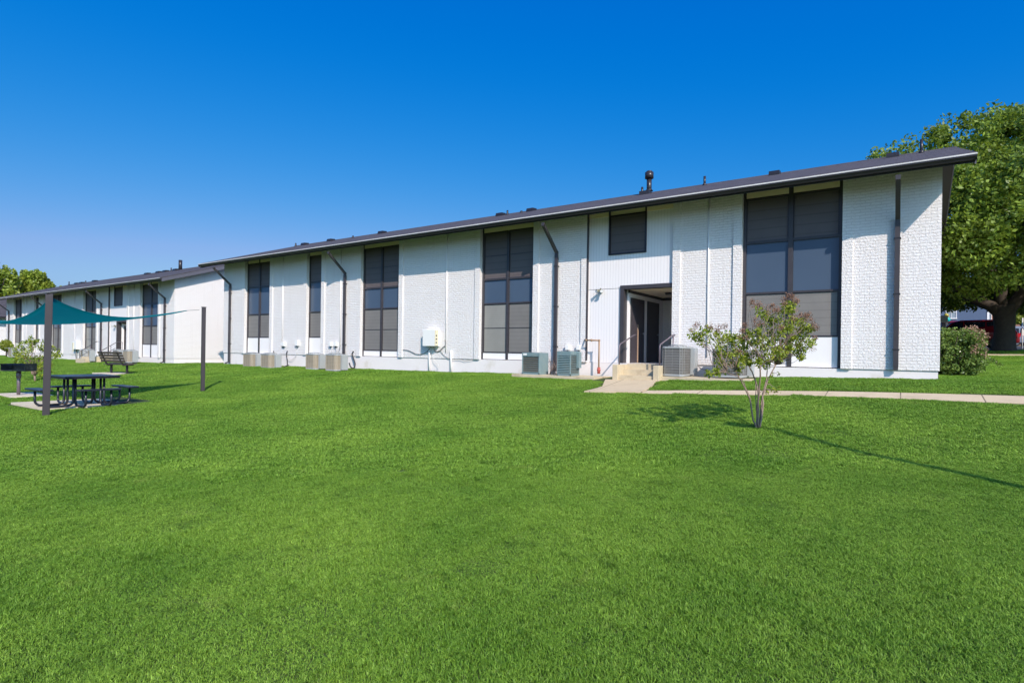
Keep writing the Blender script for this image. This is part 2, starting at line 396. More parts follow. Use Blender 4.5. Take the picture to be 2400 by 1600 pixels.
# ------------------------------------------------------------------ ground
def axis_pts(lo, hi, fine_lo, fine_hi, step):
    a = list(np.arange(fine_lo, fine_hi+1e-6, step)); s = step; x = fine_hi
    while x < hi: s *= 1.5; x += s; a.append(x)
    s = step; x = fine_lo
    while x > lo: s *= 1.5; x -= s; a.insert(0, x)
    return a
xs = axis_pts(-900, 900, -46, 14, .5); ys = axis_pts(-300, 1200, -2, 34, .5)
nx, ny = len(xs), len(ys)
vs = [(x, y, T(x, y)) for y in ys for x in xs]
fs = [(j*nx+i, j*nx+i+1, (j+1)*nx+i+1, (j+1)*nx+i) for j in range(ny-1) for i in range(nx-1)]
g = MB(); g.add(vs, fs, True)
go = g.build('ground', 'soil'); tag(go, kind='structure')

def strip(name, left, right, mat, h=.03, n=40, skirt=.12, joints=None):
    """paved ribbon between two polylines following the terrain"""
    mb = MB()
    def lerp(pl_, t):
        L = [0]
        for a, b_ in zip(pl_, pl_[1:]): L.append(L[-1]+(Vector(b_)-Vector(a)).length)
        q = t*L[-1]
        for i in range(len(L)-1):
            if q <= L[i+1]+1e-9:
                k = (q-L[i])/(L[i+1]-L[i]); return Vector(pl_[i])*(1-k)+Vector(pl_[i+1])*k
        return Vector(pl_[-1])
    A = [lerp(left, i/n) for i in range(n+1)]; B = [lerp(right, i/n) for i in range(n+1)]
    top = []
    for a, b_ in zip(A, B):
        za, zb = T(a.x, a.y)+h, T(b_.x, b_.y)+h
        top += [(a.x, a.y, za), (b_.x, b_.y, zb), (a.x, a.y, za-skirt), (b_.x, b_.y, zb-skirt)]
    f = []
    for i in range(n):
        o = 4*i; f += [(o, o+1, o+5, o+4), (o+2, o, o+4, o+6), (o+1, o+3, o+7, o+5)]
    f += [(0, 2, 3, 1), (4*n, 4*n+1, 4*n+3, 4*n+2)]
    mb.add(top, f); o = mb.build(name, mat); tag(o, kind='structure'); PAVED.append([(a.x, a.y) for a in A]+[(b_.x, b_.y) for b_ in B[::-1]]); return o
PAVED = []
# front path along the building, its spur to the steps
SWn = [(-6.35, 13.55), (-4.2, 13.85), (-1.2, 14.05), (2.6, 14.2), (12, 14.4)]
SWf = [(-6.15, 13.95), (-4.2, 14.33), (-1.2, 14.62), (2.6, 14.95), (12, 15.25)]
strip('path', SWn, SWf, 'path', h=.018, n=60)
strip('path', [(-7.35, 15.76), (-6.85, 14.5), (-6.9, 13.5)], [(-5.75, 15.76), (-5.5, 14.7), (-5.4, 13.7)], 'path', h=.036, n=14)
# kerb-side path and car park behind the building on the right
strip('path', [(-3, 29.0), (40, 29.0)], [(-3, 30.4), (40, 30.4)], 'path', h=.03, n=50)
strip('parking_lot', [(-40, 36.6), (60, 36.6)], [(-40, 62), (60, 62)], 'asphalt', h=.02, n=30)

# ------------------------------------------------------------------ the apartment building
W = 32.4; D = 10.2
PIERS = [(0, 2.1), (4.62, 6.65), (9.57, 11.75), (14.16, 18.52), (20.93, 23.72), (24.85, 27.93), (30.25, W)]
WINS = [(2.1, 4.62, 'A', 2), (11.75, 14.16, 'B', 2), (18.52, 20.93, 'B', 2), (23.72, 24.85, 'A', 1), (27.93, 30.25, 'A', 2)]
RT = 4.94; PIT = .32
def zr(y):   # roof top height at local y
    return RT+PIT*(y+1.02) if y <= D/2 else RT+PIT*(D/2+1.02)-PIT*(y-D/2)
def downspout(root, u, bottom, kick, zoff=0):
    mb = MB(); x = -u
    pts = [(x, -1.00, 4.66), (x, -1.00, 4.60), (x, -.94, 4.52), (x, -.13, 3.86), (x, -.075, 3.78), (x, -.075, 3.70)]
    # rectangular section swept
    def sec(p, q, w_=.105, h_=.078):
        mb.bar(p, q, w_, h_, up=(0, 1, 0) if abs(q[2]-p[2]) > abs(q[1]-p[1])*1.5 else (0, 0, 1))
    sec(pts[0], (x, -1.0, 4.55)); sec((x, -1.0, 4.585), (x, -.085, 3.80)); 
    sec((x, -.08, 3.835), (x, -.08, 3.66)); sec((x, -.082, 3.70), (x, -.082, bottom+.08), .112, .084)
    sec((x, -.08, bottom+.1), (x, -.08, bottom))
    if kick: mb.bar((x, -.08, bottom+.03), (x-.10, -.26, bottom-.05), .105, .08)
    d = mb.build('downspout', 'trim', root)
    s = MB()
    for z in (3.3, 1.9, .5): s.box(x-.075, x+.075, -.13, -.002, z, z+.03)
    s.build('strap', 'black', d)
def make_window(root, u0, u1, kind, cols, k):
    top = 4.83
    t1, t2, bot = {'A': (3.56, 2.10, .86), 'B': (3.05, 2.13, .27)}[kind]
    f = MB(); sw = .085 if cols == 2 else .055; mw = .12 if kind == 'A' else .10; yf, yb = .115, .20
    f.box(-u0-sw, -u0-.001, yf, yb, .01, 5.02); f.box(-u1+.001, -u1+sw, yf, yb, .01, 5.02)
    um = (u0+u1)/2
    if cols == 2: f.box(-um-mw/2, -um+mw/2, yf-.012, yb, .01, 5.02 if kind == 'A' else top)
    cells = [(-u1+sw, -um-mw/2), (-um+mw/2, -u0-sw)] if cols == 2 else [(-u1+sw, -u0-sw)]
    for a, b_ in cells:
        for z, h in ((top-.03, .05), (t1-.035, .075), (t2-.03, .055), (bot-.02, .05)):
            f.box(a, b_, yf+.006, yb-.003, z, z+h)
    fr = f.build('window', 'trim', root)
    for ci, (a, b_) in enumerate(cells):
        def pane(z0, z1, mat, name, inset=.0):
            p_ = MB(); 
            p_.box(a+.004, b_-.004, yf+.04+inset, yb-.006, z0, z1); return p_.build(name, mat, fr)
        pane(t1+.04, top-.03, 'screen_dark' if (ci+k) % 2 == 0 else 'screen_dark', 'screen')
        pane(t2+.025, t1-.035, 'span', 'glass_panel', .012)
        mlow = 'blind' if (kind == 'B' and k == 1 and ci == 0) else ('screen2' if (ci+k) % 3 == 1 else 'screen')
        pane(bot+.03, t2-.03, mlow, 'screen')
        # slim aluminium screen edges
        for z0, z1 in ((t1+.04, top-.03), (bot+.03, t2-.03)):
            e = MB(); e.box(a+.006, a+.026, yf+.025, yf+.039, z0, z1); e.box(b_-.026, b_-.006, yf+.025, yf+.039, z0, z1)
            e.box(a+.026, b_-.026, yf+.025, yf+.039, z1-.02, z1)
            if kind == 'B': e.box(a+.026, b_-.026, yf+.025, yf+.039, (z0+z1)/2-.01, (z0+z1)/2+.01)
            e.build('screen_frame', 'trim', fr)
    h = MB(); b2 = MB()
    hc = cells if kind == 'A' else [(-u1+sw, -u0-sw)]
    for a, b_ in hc: h.box(a, b_, .10, .19, top+.022, 5.03)
    h.build('header_panel', 'cream', root)
    for a, b_ in cells: b2.box(a, b_, .13, .19, .02, bot-.022)
    b2.build('base_panel', 'white', root)
def apartment(loc, label, fbot):
    root = empty('apartment_building', loc, label, 'building', 'long two storey white brick apartment buildings in a row')
    f = MB(); f.box(-W+.03, -.03, .03, D-.03, fbot, -.004); f.build('foundation', 'found', root)
    # walls
    wl = MB(); zt = lambda y: zr(y)-.235
    full = [(.3, 0), (D, 0), (D, zt(D)), (D/2, zt(D/2)), (.3, zt(.3))]
    full = [(p[0], p[1]) for p in full]
    wl.prism(full, -W, -8.26, 'x'); wl.prism(full, -6.65, 0, 'x')
    up = [(.3, 2.62), (D, 2.62), (D, zt(D)), (D/2, zt(D/2)), (.3, zt(.3))]
    wl.prism(up, -8.26, -6.65, 'x'); wl.box(-8.26, -6.65, 3.55, D, 0, 2.62)
    # gable return faces in line with the piers
    wl.prism([(0.004, 0), (.3, 0), (.3, zt(.3)), (.004, zt(.004))], -.30, -.0015, 'x'); wl.prism([(.004, 0), (.3, 0), (.3, zt(.3)), (.004, zt(.004))], -W+.0015, -W+.3, 'x')
    wl.build('wall', 'brick', root)
    for (a, b_) in PIERS:
        p_ = MB(); s0 = a > 0; s1 = b_ < W
        p_.box(-b_+(.235 if s1 else 0), -a-(.235 if s0 else 0), 0, .296, 0, 5.03)
        if s0: p_.box(-a-.24, -a, -.042, .296, -.0, 5.03)
        if s1: p_.box(-b_, -b_+.24, -.042, .296, -.0, 5.03)
        p_.build('brick_pier', 'brick', root)
    for k, (a, b_, kind, c_) in enumerate(WINS): make_window(root, a, b_, kind, c_, k)
    # siding bay with the entry
    s = MB(); y0, y1 = .055, .29
    s.box(-9.57, -8.81, y0, y1, 2.452, 4.85); s.box(-8.81, -7.56, y0, y1, 2.53, 3.575); s.box(-7.56, -6.65, y0, y1, 2.53, 4.85)
    s.box(-8.81, -8.40, y0, y1, 2.452, 2.53)
    s.box(-9.57, -8.40, y0+.012, y1, .004, 2.44)
    s.build('siding', 'siding', root)
    hb = MB(); hb.box(-9.57, -8.83, .035, .28, 4.853, 5.03); hb.box(-7.54, -6.65, .035, .28, 4.853, 5.03); hb.box(-8.81, -7.56, .06, .28, 4.86, 5.03)
    hb.build('header_panel', 'cream', root)
    wn_ = MB(); wn_.box(-8.84, -8.79, .02, .2, 3.55, 5.03); wn_.box(-7.58, -7.53, .02, .2, 3.55, 5.03)
    wn_.box(-8.79, -7.58, .02, .2, 3.55, 3.60); wn_.box(-8.79, -7.58, .03, .2, 4.82, 4.86)
    wo = wn_.build('window', 'black', root)
    MB().box(-8.785, -7.585, .075, .19, 3.605, 4.815).build('screen', 'screen_dark', wo)
    # dark casing round the entry
    e = MB(); e.box(-8.40, -8.27, .02, .31, .002, 2.53); e.box(-8.27, -6.652, .02, .31, 2.405, 2.528)
    e.build('entry_frame', 'trim', root)
    # entry recess lining, ceiling, moulding
    c = MB(); c.box(-8.25, -6.66, .32, 3.54, 2.405, 2.60); c.build('entry_ceiling', 'cream', root)
    c = MB(); c.box(-8.256, -8.215, .312, 3.545, .003, 2.31); c.build('entry_lining', 'white', root)
    c = MB(); c.box(-8.25, -8.19, .33, 3.46, 2.312, 2.402); c.box(-8.19, -6.66, 3.46, 3.545, 2.312, 2.402); c.build('moulding', 'trim', root)
    c = MB(); c.box(-7.05, -6.90, 3.44, 3.548, .004, 2.308); c.build('entry_post', 'trim', root)
    cl = MB(); cl.tube([(-7.35, 1.75, 2.402), (-7.35, 1.75, 2.34)], [.16, .13], 16); cl.build('ceiling_light', 'black', root)
    for q, (a, b_) in enumerate(((.50, 1.55), (2.0, 3.0))):
        df = MB(); df.box(-8.212, -8.175, a-.06, a, .004, 2.16); df.box(-8.212, -8.175, b_, b_+.06, .004, 2.16); df.box(-8.212, -8.175, a, b_, 2.10, 2.16)
        d = df.build('door', 'trim', root)
        l = MB(); l.box(-8.210, -8.188, a+.004, b_-.004, .01, 2.096)
        l.build('leaf', 'door', d)
        h = MB(); h.ball((-8.14, b_-.12, 1.0), .035, .035, .035); h.tube([(-8.188, b_-.12, 1.0), (-8.14, b_-.12, 1.0)], .015, 8); h.build('handle', 'rim', d)
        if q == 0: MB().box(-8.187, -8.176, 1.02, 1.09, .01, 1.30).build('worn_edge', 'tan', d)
    # roof
    g0, g1 = -W-.66, .56
    r = MB(); yb = D+1.02
    prof = [(-1.02, RT), (D/2, zr(D/2)), (yb, RT), (yb, RT-.045), (D/2, zr(D/2)-.045), (-1.02, RT-.045)]
    r.prism(prof, g0, g1, 'x'); ro = r.build('roof', 'shingle', root)
    cap = MB(); cap.prism([(D/2-.16, zr(D/2-.16)+.006), (D/2, zr(D/2)+.03), (D/2+.16, zr(D/2-.16)+.006), (D/2+.16, zr(D/2-.16)-.01), (D/2-.16, zr(D/2-.16)-.01)], g0-.01, g1+.01, 'x'); cap.build('ridge_cap', 'shingle', ro)
    s = MB(); prof = [(-.985, RT-.046+.01), (D/2, zr(D/2)-.047), (yb-.03, RT-.037), (yb-.03, RT-.22), (D/2, zr(D/2)-.225), (-.985, RT-.22)]
    s.prism(prof, g0+.03, g1-.03, 'x'); s.build('soffit', 'soffit', ro)
    for xx in ((g0, g0+.028), (g1-.028, g1)):
        s = MB(); s.prism([(-1.01, RT-.05), (D/2, zr(D/2)-.05), (yb-.01, RT-.05), (yb-.01, RT-.26), (D/2, zr(D/2)-.27), (-1.01, RT-.26)], xx[0], xx[1], 'x'); s.build('rake_board', 'rake', ro)
    # gutter: K profile
    gp = [(-1.022, RT-.05), (-1.022, RT-.18), (-1.075, RT-.18), (-1.095, RT-.135), (-1.125, RT-.105), (-1.125, RT-.055), (-1.112, RT-.055), (-1.112, RT-.10), (-1.085, RT-.125), (-1.068, RT-.165), (-1.035, RT-.165), (-1.035, RT-.05)]
    gm = MB(); gm.prism(gp, g0+.02, g1+.005, 'x'); gu = gm.build('gutter', 'gutter', root)
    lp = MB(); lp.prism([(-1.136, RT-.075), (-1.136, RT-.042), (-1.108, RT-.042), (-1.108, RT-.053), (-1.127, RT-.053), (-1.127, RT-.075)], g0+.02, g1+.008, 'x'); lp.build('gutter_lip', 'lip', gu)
    for xa_ in (g1-.001, g0+.016): ec = MB(); ec.box(xa_, xa_+.004, -1.125, -1.03, RT-.17, RT-.06); ec.build('end_cap', 'gutter', gu)
    dk = MB(); dk.box(-9.60, -9.555, -.05, .03, .05, 5.03); dk.build('drain_pipe', 'trim', root)
    for u, top in ((5.57, 5.0), (15.84, 5.0), (26.80, 5.0), (22.31, 5.0)):
        c = MB(); c.tube([(-u, -.022, .25 if u < 20 else .3), (-u, -.022, top)], .020, 8)
        for z in (1.2, 2.4, 3.6): c.box(-u-.04, -u+.04, -.03, -.001, z, z+.02)
        c.build('conduit', 'white', root)
    return root
near = apartment((.78, FY, J), 'nearest long white brick apartment building with dark framed tall windows and brown doors', -.95)
far = apartment((-37.6, 17.5, J-.445), 'far white brick apartment building on the left behind the teal shade sail', -.9)
downspout(near, .89, .0, False); downspout(near, 10.76, -.35, False); downspout(near, 21.96, -.42, False); downspout(near, 31.64, -.53, True)
for u, bt in ((1.1, -.26), (10.76, -.3), (21.96, -.3), (31.4, -.3)): downspout(far, u, bt, u < 5)
# roof vents near the ridge
def vent_box(root, x, y, w_=.34, h_=.11):
    mb = MB(); z = zr(y); mb.prism([(y-.18, zr(y-.18)-.01), (y-.18, zr(y-.18)+.07), (y-.14, z+h_), (y+.18, z+h_+.03), (y+.18, zr(y+.18)-.01)], x-w_/2, x+w_/2, 'x')
    return mb.build('roof_vent', 'black', root)
def vent_pipe(root, x, y, h_, r_=.045):
    mb = MB(); z = zr(y); mb.cyl((x, y), r_, z-.05, z+h_, 10); mb.cyl((x, y), r_*2.2, z-.03, z+.08, 10, r_*1.1)
    return mb.build('vent_pipe', 'gutter', root)
for px, kind, h in ((2090, 'b', 0), (2157, 'p', .42), (1814, 'b', 0), (1650, 'p', .34), (1504, 'p', .30), (1245, 'b', 0), (1173, 'b', 0), (1189, 'p', .2), (1222, 'p', .05), (896, 'b', 0), (694, 'p', .2), (776, 'b', 0), (715, 'b', 0), (828, 'p', .12)):
    y = D/2-.55
    p_ = onY(px, 500, FY+y); x = p_.x-.78
    if kind == 'b': vent_box(near, x, y)
    else: vent_pipe(near, x, y, h)
p_ = onY(1521, 440, FY+D/2-.5); x = p_.x-.78; y = D/2-.5; z = zr(y)
mb = MB(); mb.cyl((x, y), .10, z-.05, z+.62, 14); mb.cyl((x, y), .16, z+.10, z+.16, 14, .11); mb.box(x-.3, x+.1, y-.3, y, z-.12, z+.06); fl = mb.build('flue_pipe', 'gutter', near)
mb = MB(); mb.cyl((x, y), .17, z+.60, z+.84, 16); mb.cyl((x, y), .16, z+.84, z+.90, 16, .10); fc = mb.build('flue_cap', 'gutter', fl)
for px, kind, h in ((162, 'p', .35), (180, 'b', 0), (192, 'b', 0), (201, 'p', .2), (222, 'b', 0), (372, 'b', 0), (345, 'b', 0), (401, 'p', .25), (412, 'b', 0), (388, 'b', 0)):
    y = D/2-.5; p_ = onY(px, 640, 17.5+y); x = p_.x+37.6
    if kind == 'b': vent_box(far, x, y, .45, .11)
    else: vent_pipe(far, x, y, h, .05)
x = onY(435, 620, 17.5+D/2).x+37.6
mb = MB(); z = zr(D/2-.4); mb.cyl((min(x, .3), D/2-.4), .13, z-.05, z+.75, 12); mb.build('flue_pipe', 'gutter', far)

# third building at the far left edge: its eave side faces the lawn
tb = empty('apartment_building', (-80, 11, T(-80, 20)), 'low white building with broad grey roof at the far left edge', 'building')
mb = MB(); mb.prism([(0, -.5), (-10, -.5), (-10, 4.3), (-5, 6.3), (0, 4.3)], 0, 28, 'y'); mb.build('wall', 'brick', tb)
mb = MB(); mb.prism([(.9, 4.15), (-5, 6.55), (-10.9, 4.15), (-10.9, 4.0), (-5, 6.38), (.9, 4.0)], -.6, 28.6, 'y'); r3 = mb.build('roof', 'shingle', tb)
mb = MB(); mb.box(.9, 1.0, -.6, 28.6, 3.98, 4.13); mb.build('gutter', 'gutter', tb)

# ------------------------------------------------------------------ entry steps
def steps(loc, label, W1=2.05, cheek=.17, landing_rel=0.0, drop=.47):
    """loc: left front foot of the block; y to the wall"""
    r = empty('entry_steps', loc, label, 'steps', 'concrete entry steps with handrails')
    x0, x1 = 0, W1; dp = 1.62
    mb = MB(); zt = drop; mb.box(x0, x0+cheek, 0, dp, -.25, zt); mb.build('cheek_wall', 'conc', r, bevel=.012)
    mb = MB(); mb.box(x1-cheek, x1, 0, dp, -.25, zt); mb.build('cheek_wall', 'conc', r, bevel=.012)
    mb = MB(); rr = (drop+.02)/3
    mb.box(x0+cheek+.002, x1-cheek-.002, .06, dp, -.25, rr); mb.box(x0+cheek+.002, x1-cheek-.002, .38, dp, rr, 2*rr); mb.box(x0+cheek+.002, x1-cheek-.002, .70, dp, 2*rr, 3*rr)
    mb.build('treads', 'conc', r)
    for x in (x0+cheek/2, x1-cheek/2):
        mb = MB(); rr_ = .021
        mb.tube([(x, .30, zt-.02), (x, .30, zt+.55), (x, .34, zt+.61), (x, 1.44, zt+.92), (x, 1.50, zt+.93), (x, 1.62, zt+.93)], rr_, 8)
        if x > W1/2: mb.tube([(x, 1.46, zt-.02), (x, 1.46, zt+.92)], rr_, 8)
        mb.build('handrail', 'rail', r)
    return r
a = onY(1434.7, 870, FY-1.66); b_ = onY(1543.5, 870, FY-1.66)
steps((a.x, FY-1.66, J-.49), 'tan concrete steps with grey rails up to the brown doors of the nearest building', W1=b_.x-a.x)
s2 = empty('entry_steps', (-45.4, 15.1, J-.445-.45), 'tan concrete landing block with long thin rails, beside the air conditioners of the far building', 'steps', 'concrete entry steps with handrails')
mb = MB(); mb.box(-1.05, .6, .5, 2.38, -.3, .42); mb.build('landing_block', 'conc', s2, bevel=.015)
mb = MB(); mb.box(-1.05, .6, .18, .498, -.3, .28); mb.build('tread', 'conc', s2)
for y in (.6, 1.8):
    mb = MB(); mb.tube([(-1.6, y, -.1), (-1.6, y, .75), (1.2, y, 1.45), (2.0, y, 1.45), (2.0, y, -.1)], .022, 6); mb.tube([(.2, y, -.1), (.2, y, 1.2)], .02, 6); mb.tube([(-1.6, y, .4), (.9, y, 1.02)], .016, 6); mb.build('handrail', 'rail', s2)

# ------------------------------------------------------------------ air conditioners
def ac_fan(x0, x1, y0, y1, h, mats, cf=.10):
    body = MB()
    oct_ = [(x0+cf, y0), (x1-cf, y0), (x1-cf*.3, y0+cf*.3), (x1, y0+cf), (x1, y1), (x0, y1), (x0, y0+cf), (x0+cf*.3, y0+cf*.3)]
    body.prism(oct_, .05, h-.05, 'z')
    return body, oct_
def make_ac(corner, w_, dp, h, z, label, style, group, panel=True):
    X0, Y0 = corner
    r = empty('air_conditioner', (X0-w_/2, Y0+dp/2, z), label, 'air conditioner', group)
    x0, x1, y0, y1 = -w_/2, w_/2, -dp/2, dp/2
    fin, wire, frame = {'grey': ('acgrey', 'acwire', 'acframe'), 'beige': ('acbeige', 'acbwire', 'acframe')}[style]
    body, oc = ac_fan(x0+.012, x1-.012, y0+.012, y1-.012, h, None); body.build('coil', fin, r)
    base = MB(); base.prism([(p[0]*1.02, p[1]*1.02) for p in oc], .02, .07, 'z'); base.box(x0+.06, x1-.06, y0+.06, y1-.06, -.0, .02); base.build('base_pan', frame, r)
    top = MB(); top.prism([(p[0]*1.045, p[1]*1.045) for p in oc], h-.055, h, 'z')
    tp = top.build('top_cover', frame, r, bevel=.01)
    g_ = MB(); cx, cy = 0, 0
    for q in range(6):
        rr = (.06+.055*q)*w_/.85
        g_.tube([(cx+rr*cos(2*pi*k/20), cy+rr*sin(2*pi*k/20), h+.012+.05*(1-(q/6)**2)) for k in range(21)], .006, 4, False)
    for k in range(10):
        t = 2*pi*k/10; R_ = .37*w_/.85
        g_.tube([(0, 0, h+.06), (R_*.6*cos(t), R_*.6*sin(t), h+.045), (R_*cos(t), R_*sin(t), h+.005)], .006, 4, False)
    g_.build('fan_grille', frame, tp)
    wr = MB(); n_ = 9
    ring = [(p[0]*1.012, p[1]*1.012) for p in oc]
    for k in range(1, n_+1):
        zz = .07+(h-.125)*k/(n_+1)
        pts = [(*p, zz) for p in ring]+[(*ring[0], zz)]
        wr.tube(pts, .006, 4, False)
    L = len(ring)
    for i in range(L):
        a_, b2 = Vector(ring[i]), Vector(ring[(i+1) % L]); m_ = max(1, int((b2-a_).length/.16))
        for j in range(m_):
            q = a_.lerp(b2, j/m_); wr.tube([(q.x, q.y, .05), (q.x, q.y, h-.05)], 0.0035 if j else .008, 4, False)
    wr.build('guard', wire, r)
    if panel:
        p_ = MB(); p_.box(x1-.005, x1+.13, y1-.30, y1, .05, h-.03); p_.build('service_panel', frame, r, bevel=.008)
    return r
def make_ac_louver(corner, w_, dp, h, z, label, group, side):
    X0, Y0 = corner
    r = empty('air_conditioner', (X0-w_/2, Y0+dp/2, z), label, 'air conditioner', group)
    x0, x1, y0, y1 = -w_/2, w_/2, -dp/2, dp/2
    b = MB(); t = .035
    b.box(x0+.03, x1-.03, y0+.03, y1-.03, .04, h-.04); b.build('coil', 'acrust', r)
    f = MB()
    for (a, c) in ((x0, y0), (x1-t, y0), (x0, y1-t), (x1-t, y1-t)): f.box(a, a+t, c, c+t, 0, h-.1)
    f.box(x0, x1, y0, y1, h-.12, h); f.box(x0, x1, y0, y1, .0, .06)
    if side == 'front': f.box(x1-t-.001, x1-.003, y0+t, y1-t, .06, h-.12)      # plain right side
    f.box(x0+.003, x0+t, y0+t, y1-t, .06, h-.12)
    f.build('cabinet', 'acgreen', r, bevel=.006)
    s = MB(); n_ = 8 if side == 'front' else 11
    for k in range(n_):
        zz = .09+(h-.24)*k/(n_-1) if n_ > 1 else .1
        s.bar((x0+t, y0+.012, zz), (x1-t, y0+.012, zz), .045, .008 if side == 'front' else .03, up=(0, .75, .66))
        if side != 'front': s.bar((x1-.012, y0+t, zz), (x1-.012, y1-t, zz), .045, .012, up=(-.75, 0, .66))
    s.build('louvers', 'acgreen', r)
    g_ = MB(); 
    for q in range(1, 6): 
        rr = .05*q; g_.tube([(rr*cos(2*pi*k/16), rr*sin(2*pi*k/16), h+.012) for k in range(17)], .005, 4, False)
    g_.build('fan_grille', 'acwire', r)
    if side == 'front': MB().box(x0+.05, x0+.19, y0-.004, y0-.001, h-.09, h-.03).build('rating_plate', 'plastic', r)
    else:
        q = MB(); q.box(x1+.001, x1+.08, y1-.22, y1-.02, .25, h-.02); q.build('service_panel', 'acgreen', r)
    return r
def boxfit(pl_, pc, pr, ymid, Y0):
    c = onY(pc, ymid, Y0); l = onY(pl_, ymid, Y0); rr = ray(pr, ymid); Yb = c.x*rr[1]/rr[0]
    return (c.x, Y0), c.x-l.x, Yb-Y0
GA = 'air conditioners along the nearest building'
cz = lambda x, y, ymin, Y0: onY(x, y, Y0).z
# grey by the steps, and one behind the young myrtle
(cn, w_, dp) = boxfit(1549, 1601, 1626, 850, 16.0)
zb = onY(1590, 883, 16.0).z; ht = (onY(1590, 812, 16.0)-onY(1590, 883, 16.0)).z
def slab(x0, x1, y0, y1, z, mat='path', depth=.25):
    PAVED.append([(x0, y0), (x1, y0), (x1, y1), (x0, y1)])
    mb = MB(); mb.box(x0, x1, y0, y1, z-depth, z); o = mb.build('concrete_pad', mat, bevel=.01); tag(o, kind='structure'); return o
make_ac(cn, w_, min(.95, dp), ht, zb, 'grey air conditioner directly right of the tan entry steps', 'grey', GA)
a2 = (onY(1740, 860, 16.1).x, 16.1)
make_ac(a2, .82, .85, .80, onY(1720, 886, 16.1).z, 'grey air conditioner half hidden behind the young myrtle', 'grey', GA)
slab(cn[0]-w_-.15, a2[0]+.25, 15.9, 17.2, zb+.0, 'conc')
# weathered blue green pair
(cn, w_, dp) = boxfit(1223, 1263.5, 1285, 850, 16.2); zb = onY(1263, 878, 16.2).z
make_ac_louver(cn, w_, min(dp, .8), onY(1263, 826.5, 16.2).z-zb, zb, 'blue green louvred air conditioner with plain side, left of the dark downspout', GA, 'front')
xa = cn[0]-w_
(cn, w_, dp) = boxfit(1305, 1337, 1358, 850, 16.1); zb2 = onY(1337, 881, 16.1).z
make_ac_louver(cn, w_, min(dp, .9), onY(1337, 823, 16.1).z-zb2, zb2, 'blue green louvred air conditioner right of the dark downspout, near the rusty gas pipe', GA, 'both')
slab(xa-.25, cn[0]+.9, 15.95, 17.2, min(zb, zb2)+.0, 'conc')
# beige pairs
for (l, c, rt, tp, bt, Y0, lab) in ((567.2, 588, 611, 828, 861.5, 16.2, 'beige air conditioner leftmost on the nearest building'),
                    (608.5, 631, 656, 829.5, 864, 15.9, 'beige air conditioner second from left, beside the black drain hose'),
                    (713.5, 737, 759, 829, 866.5, 16.0, 'beige air conditioner under the narrow tall window'),
                    (760, 786, 811, 830, 870, 15.7, 'beige air conditioner fourth from left, beside the curled black hose')):
    cn, w_, dp = boxfit(l, c, rt, 850, Y0); zb = onY(c, bt, Y0).z
    make_ac(cn, w_, min(dp, .85), onY(c, tp, Y0).z-zb, zb, lab, 'beige', GA)
    slab(cn[0]-w_-.12, cn[0]+.3, Y0-.1, Y0+1.0, zb+.0, 'conc')
GB = 'air conditioners along the far left building'
for (l, c, rt, tp, bt, Y0, lab) in ((187, 197, 205, 829, 854, 15.8, 'small beige air conditioner leftmost of the two left of the far landing block'),
                    (204, 214, 221, 830, 855, 15.6, 'small beige air conditioner just left of the far landing block'),
                    (262, 276, 290, 830, 852, 16.0, 'beige air conditioner behind the park bench back'),
                    (286, 299, 322, 830, 855, 15.8, 'beige air conditioner rightmost at the far building'),
                    (17, 28, 36, 830, 848, 15.9, 'grey air conditioner at far left edge beside the round shrub'),
                    (35, 45, 52, 831, 849, 15.8, 'grey air conditioner behind the small myrtle by the grill')):
    cn, w_, dp = boxfit(l, c, rt, 840, Y0); zb = T(cn[0]-.4, Y0+.3)+.05
    make_ac(cn, min(w_, 1.1), min(dp, 1.0), .78, zb, lab, 'beige', GB)

# ------------------------------------------------------------------ small wall services
def wire(name, pts, r_, mat, label, cat='cable', group=None):
    mb = MB()
    # smooth the polyline
    P = [Vector(p) for p in pts]; out = []
    for i in range(len(P)-1):
        p0, p1, p2, p3 = P[max(i-1, 0)], P[i], P[i+1], P[min(i+2, len(P)-1)]
        for k in range(6):
            t = k/6; out.append(.5*((2*p1)+(-p0+p2)*t+(2*p0-5*p1+4*p2-p3)*t*t+(-p0+3*p1-3*p2+p3)*t**3))
    out.append(P[-1]); mb.tube(out, r_, 6); o = mb.build(name, mat); return tag(o, label, cat, group)
def wp(x, y, dy=.03): return onY(x, y, FY-dy)
a = wp(989.5, 772, .32); b_ = wp(1017.5, 811, .32)
ub = empty('utility_box', (a.x, FY, b_.z), 'white telephone cabinet with open yellowed edge mounted on the brick', 'utility box')
ww, hh = b_.x-a.x, a.z-b_.z
MB().box(0, ww, -.30, -.003, 0, hh).build('cabinet', 'plastic', ub, bevel=.012)
MB().box(ww+.002, ww+.03, -.30, -.12, .02, hh-.02).build('door_edge', 'yellowed', ub)
mb = MB()
for z in (.12, .26, .40): mb.box(ww+.031, ww+.036, -.27, -.2, z, z+.05)
mb.build('latch', 'insul', ub)
wire('cable', [wp(1010, 812, .2), wp(1001, 823), wp(990, 829), wp(975, 829), wp(958, 821), wp(944, 819)], .013, 'cable', 'grey cable sagging left from the telephone cabinet')
wire('cable', [wp(1016, 812, .15), wp(1021, 823), wp(1030, 822), wp(1038, 814), wp(1044, 808), wp(1044, 795)], .022, 'cable', 'thick grey cable curling right from the cabinet up to the conduit')
wire('cable', [wp(1032, 822), wp(1040, 832), wp(1056, 841), wp(1080, 842), wp(1090, 845), wp(1112, 841)], .009, 'cable', 'thin grey cable running right along the foundation top')
wire('cable', [wp(1011, 826), wp(1016, 843, .08), wp(1027, 855, .1), wp(1024, 866, .1), wp(1010, 868, .12)], .008, 'wcable', 'thin white cable looping below the telephone cabinet')
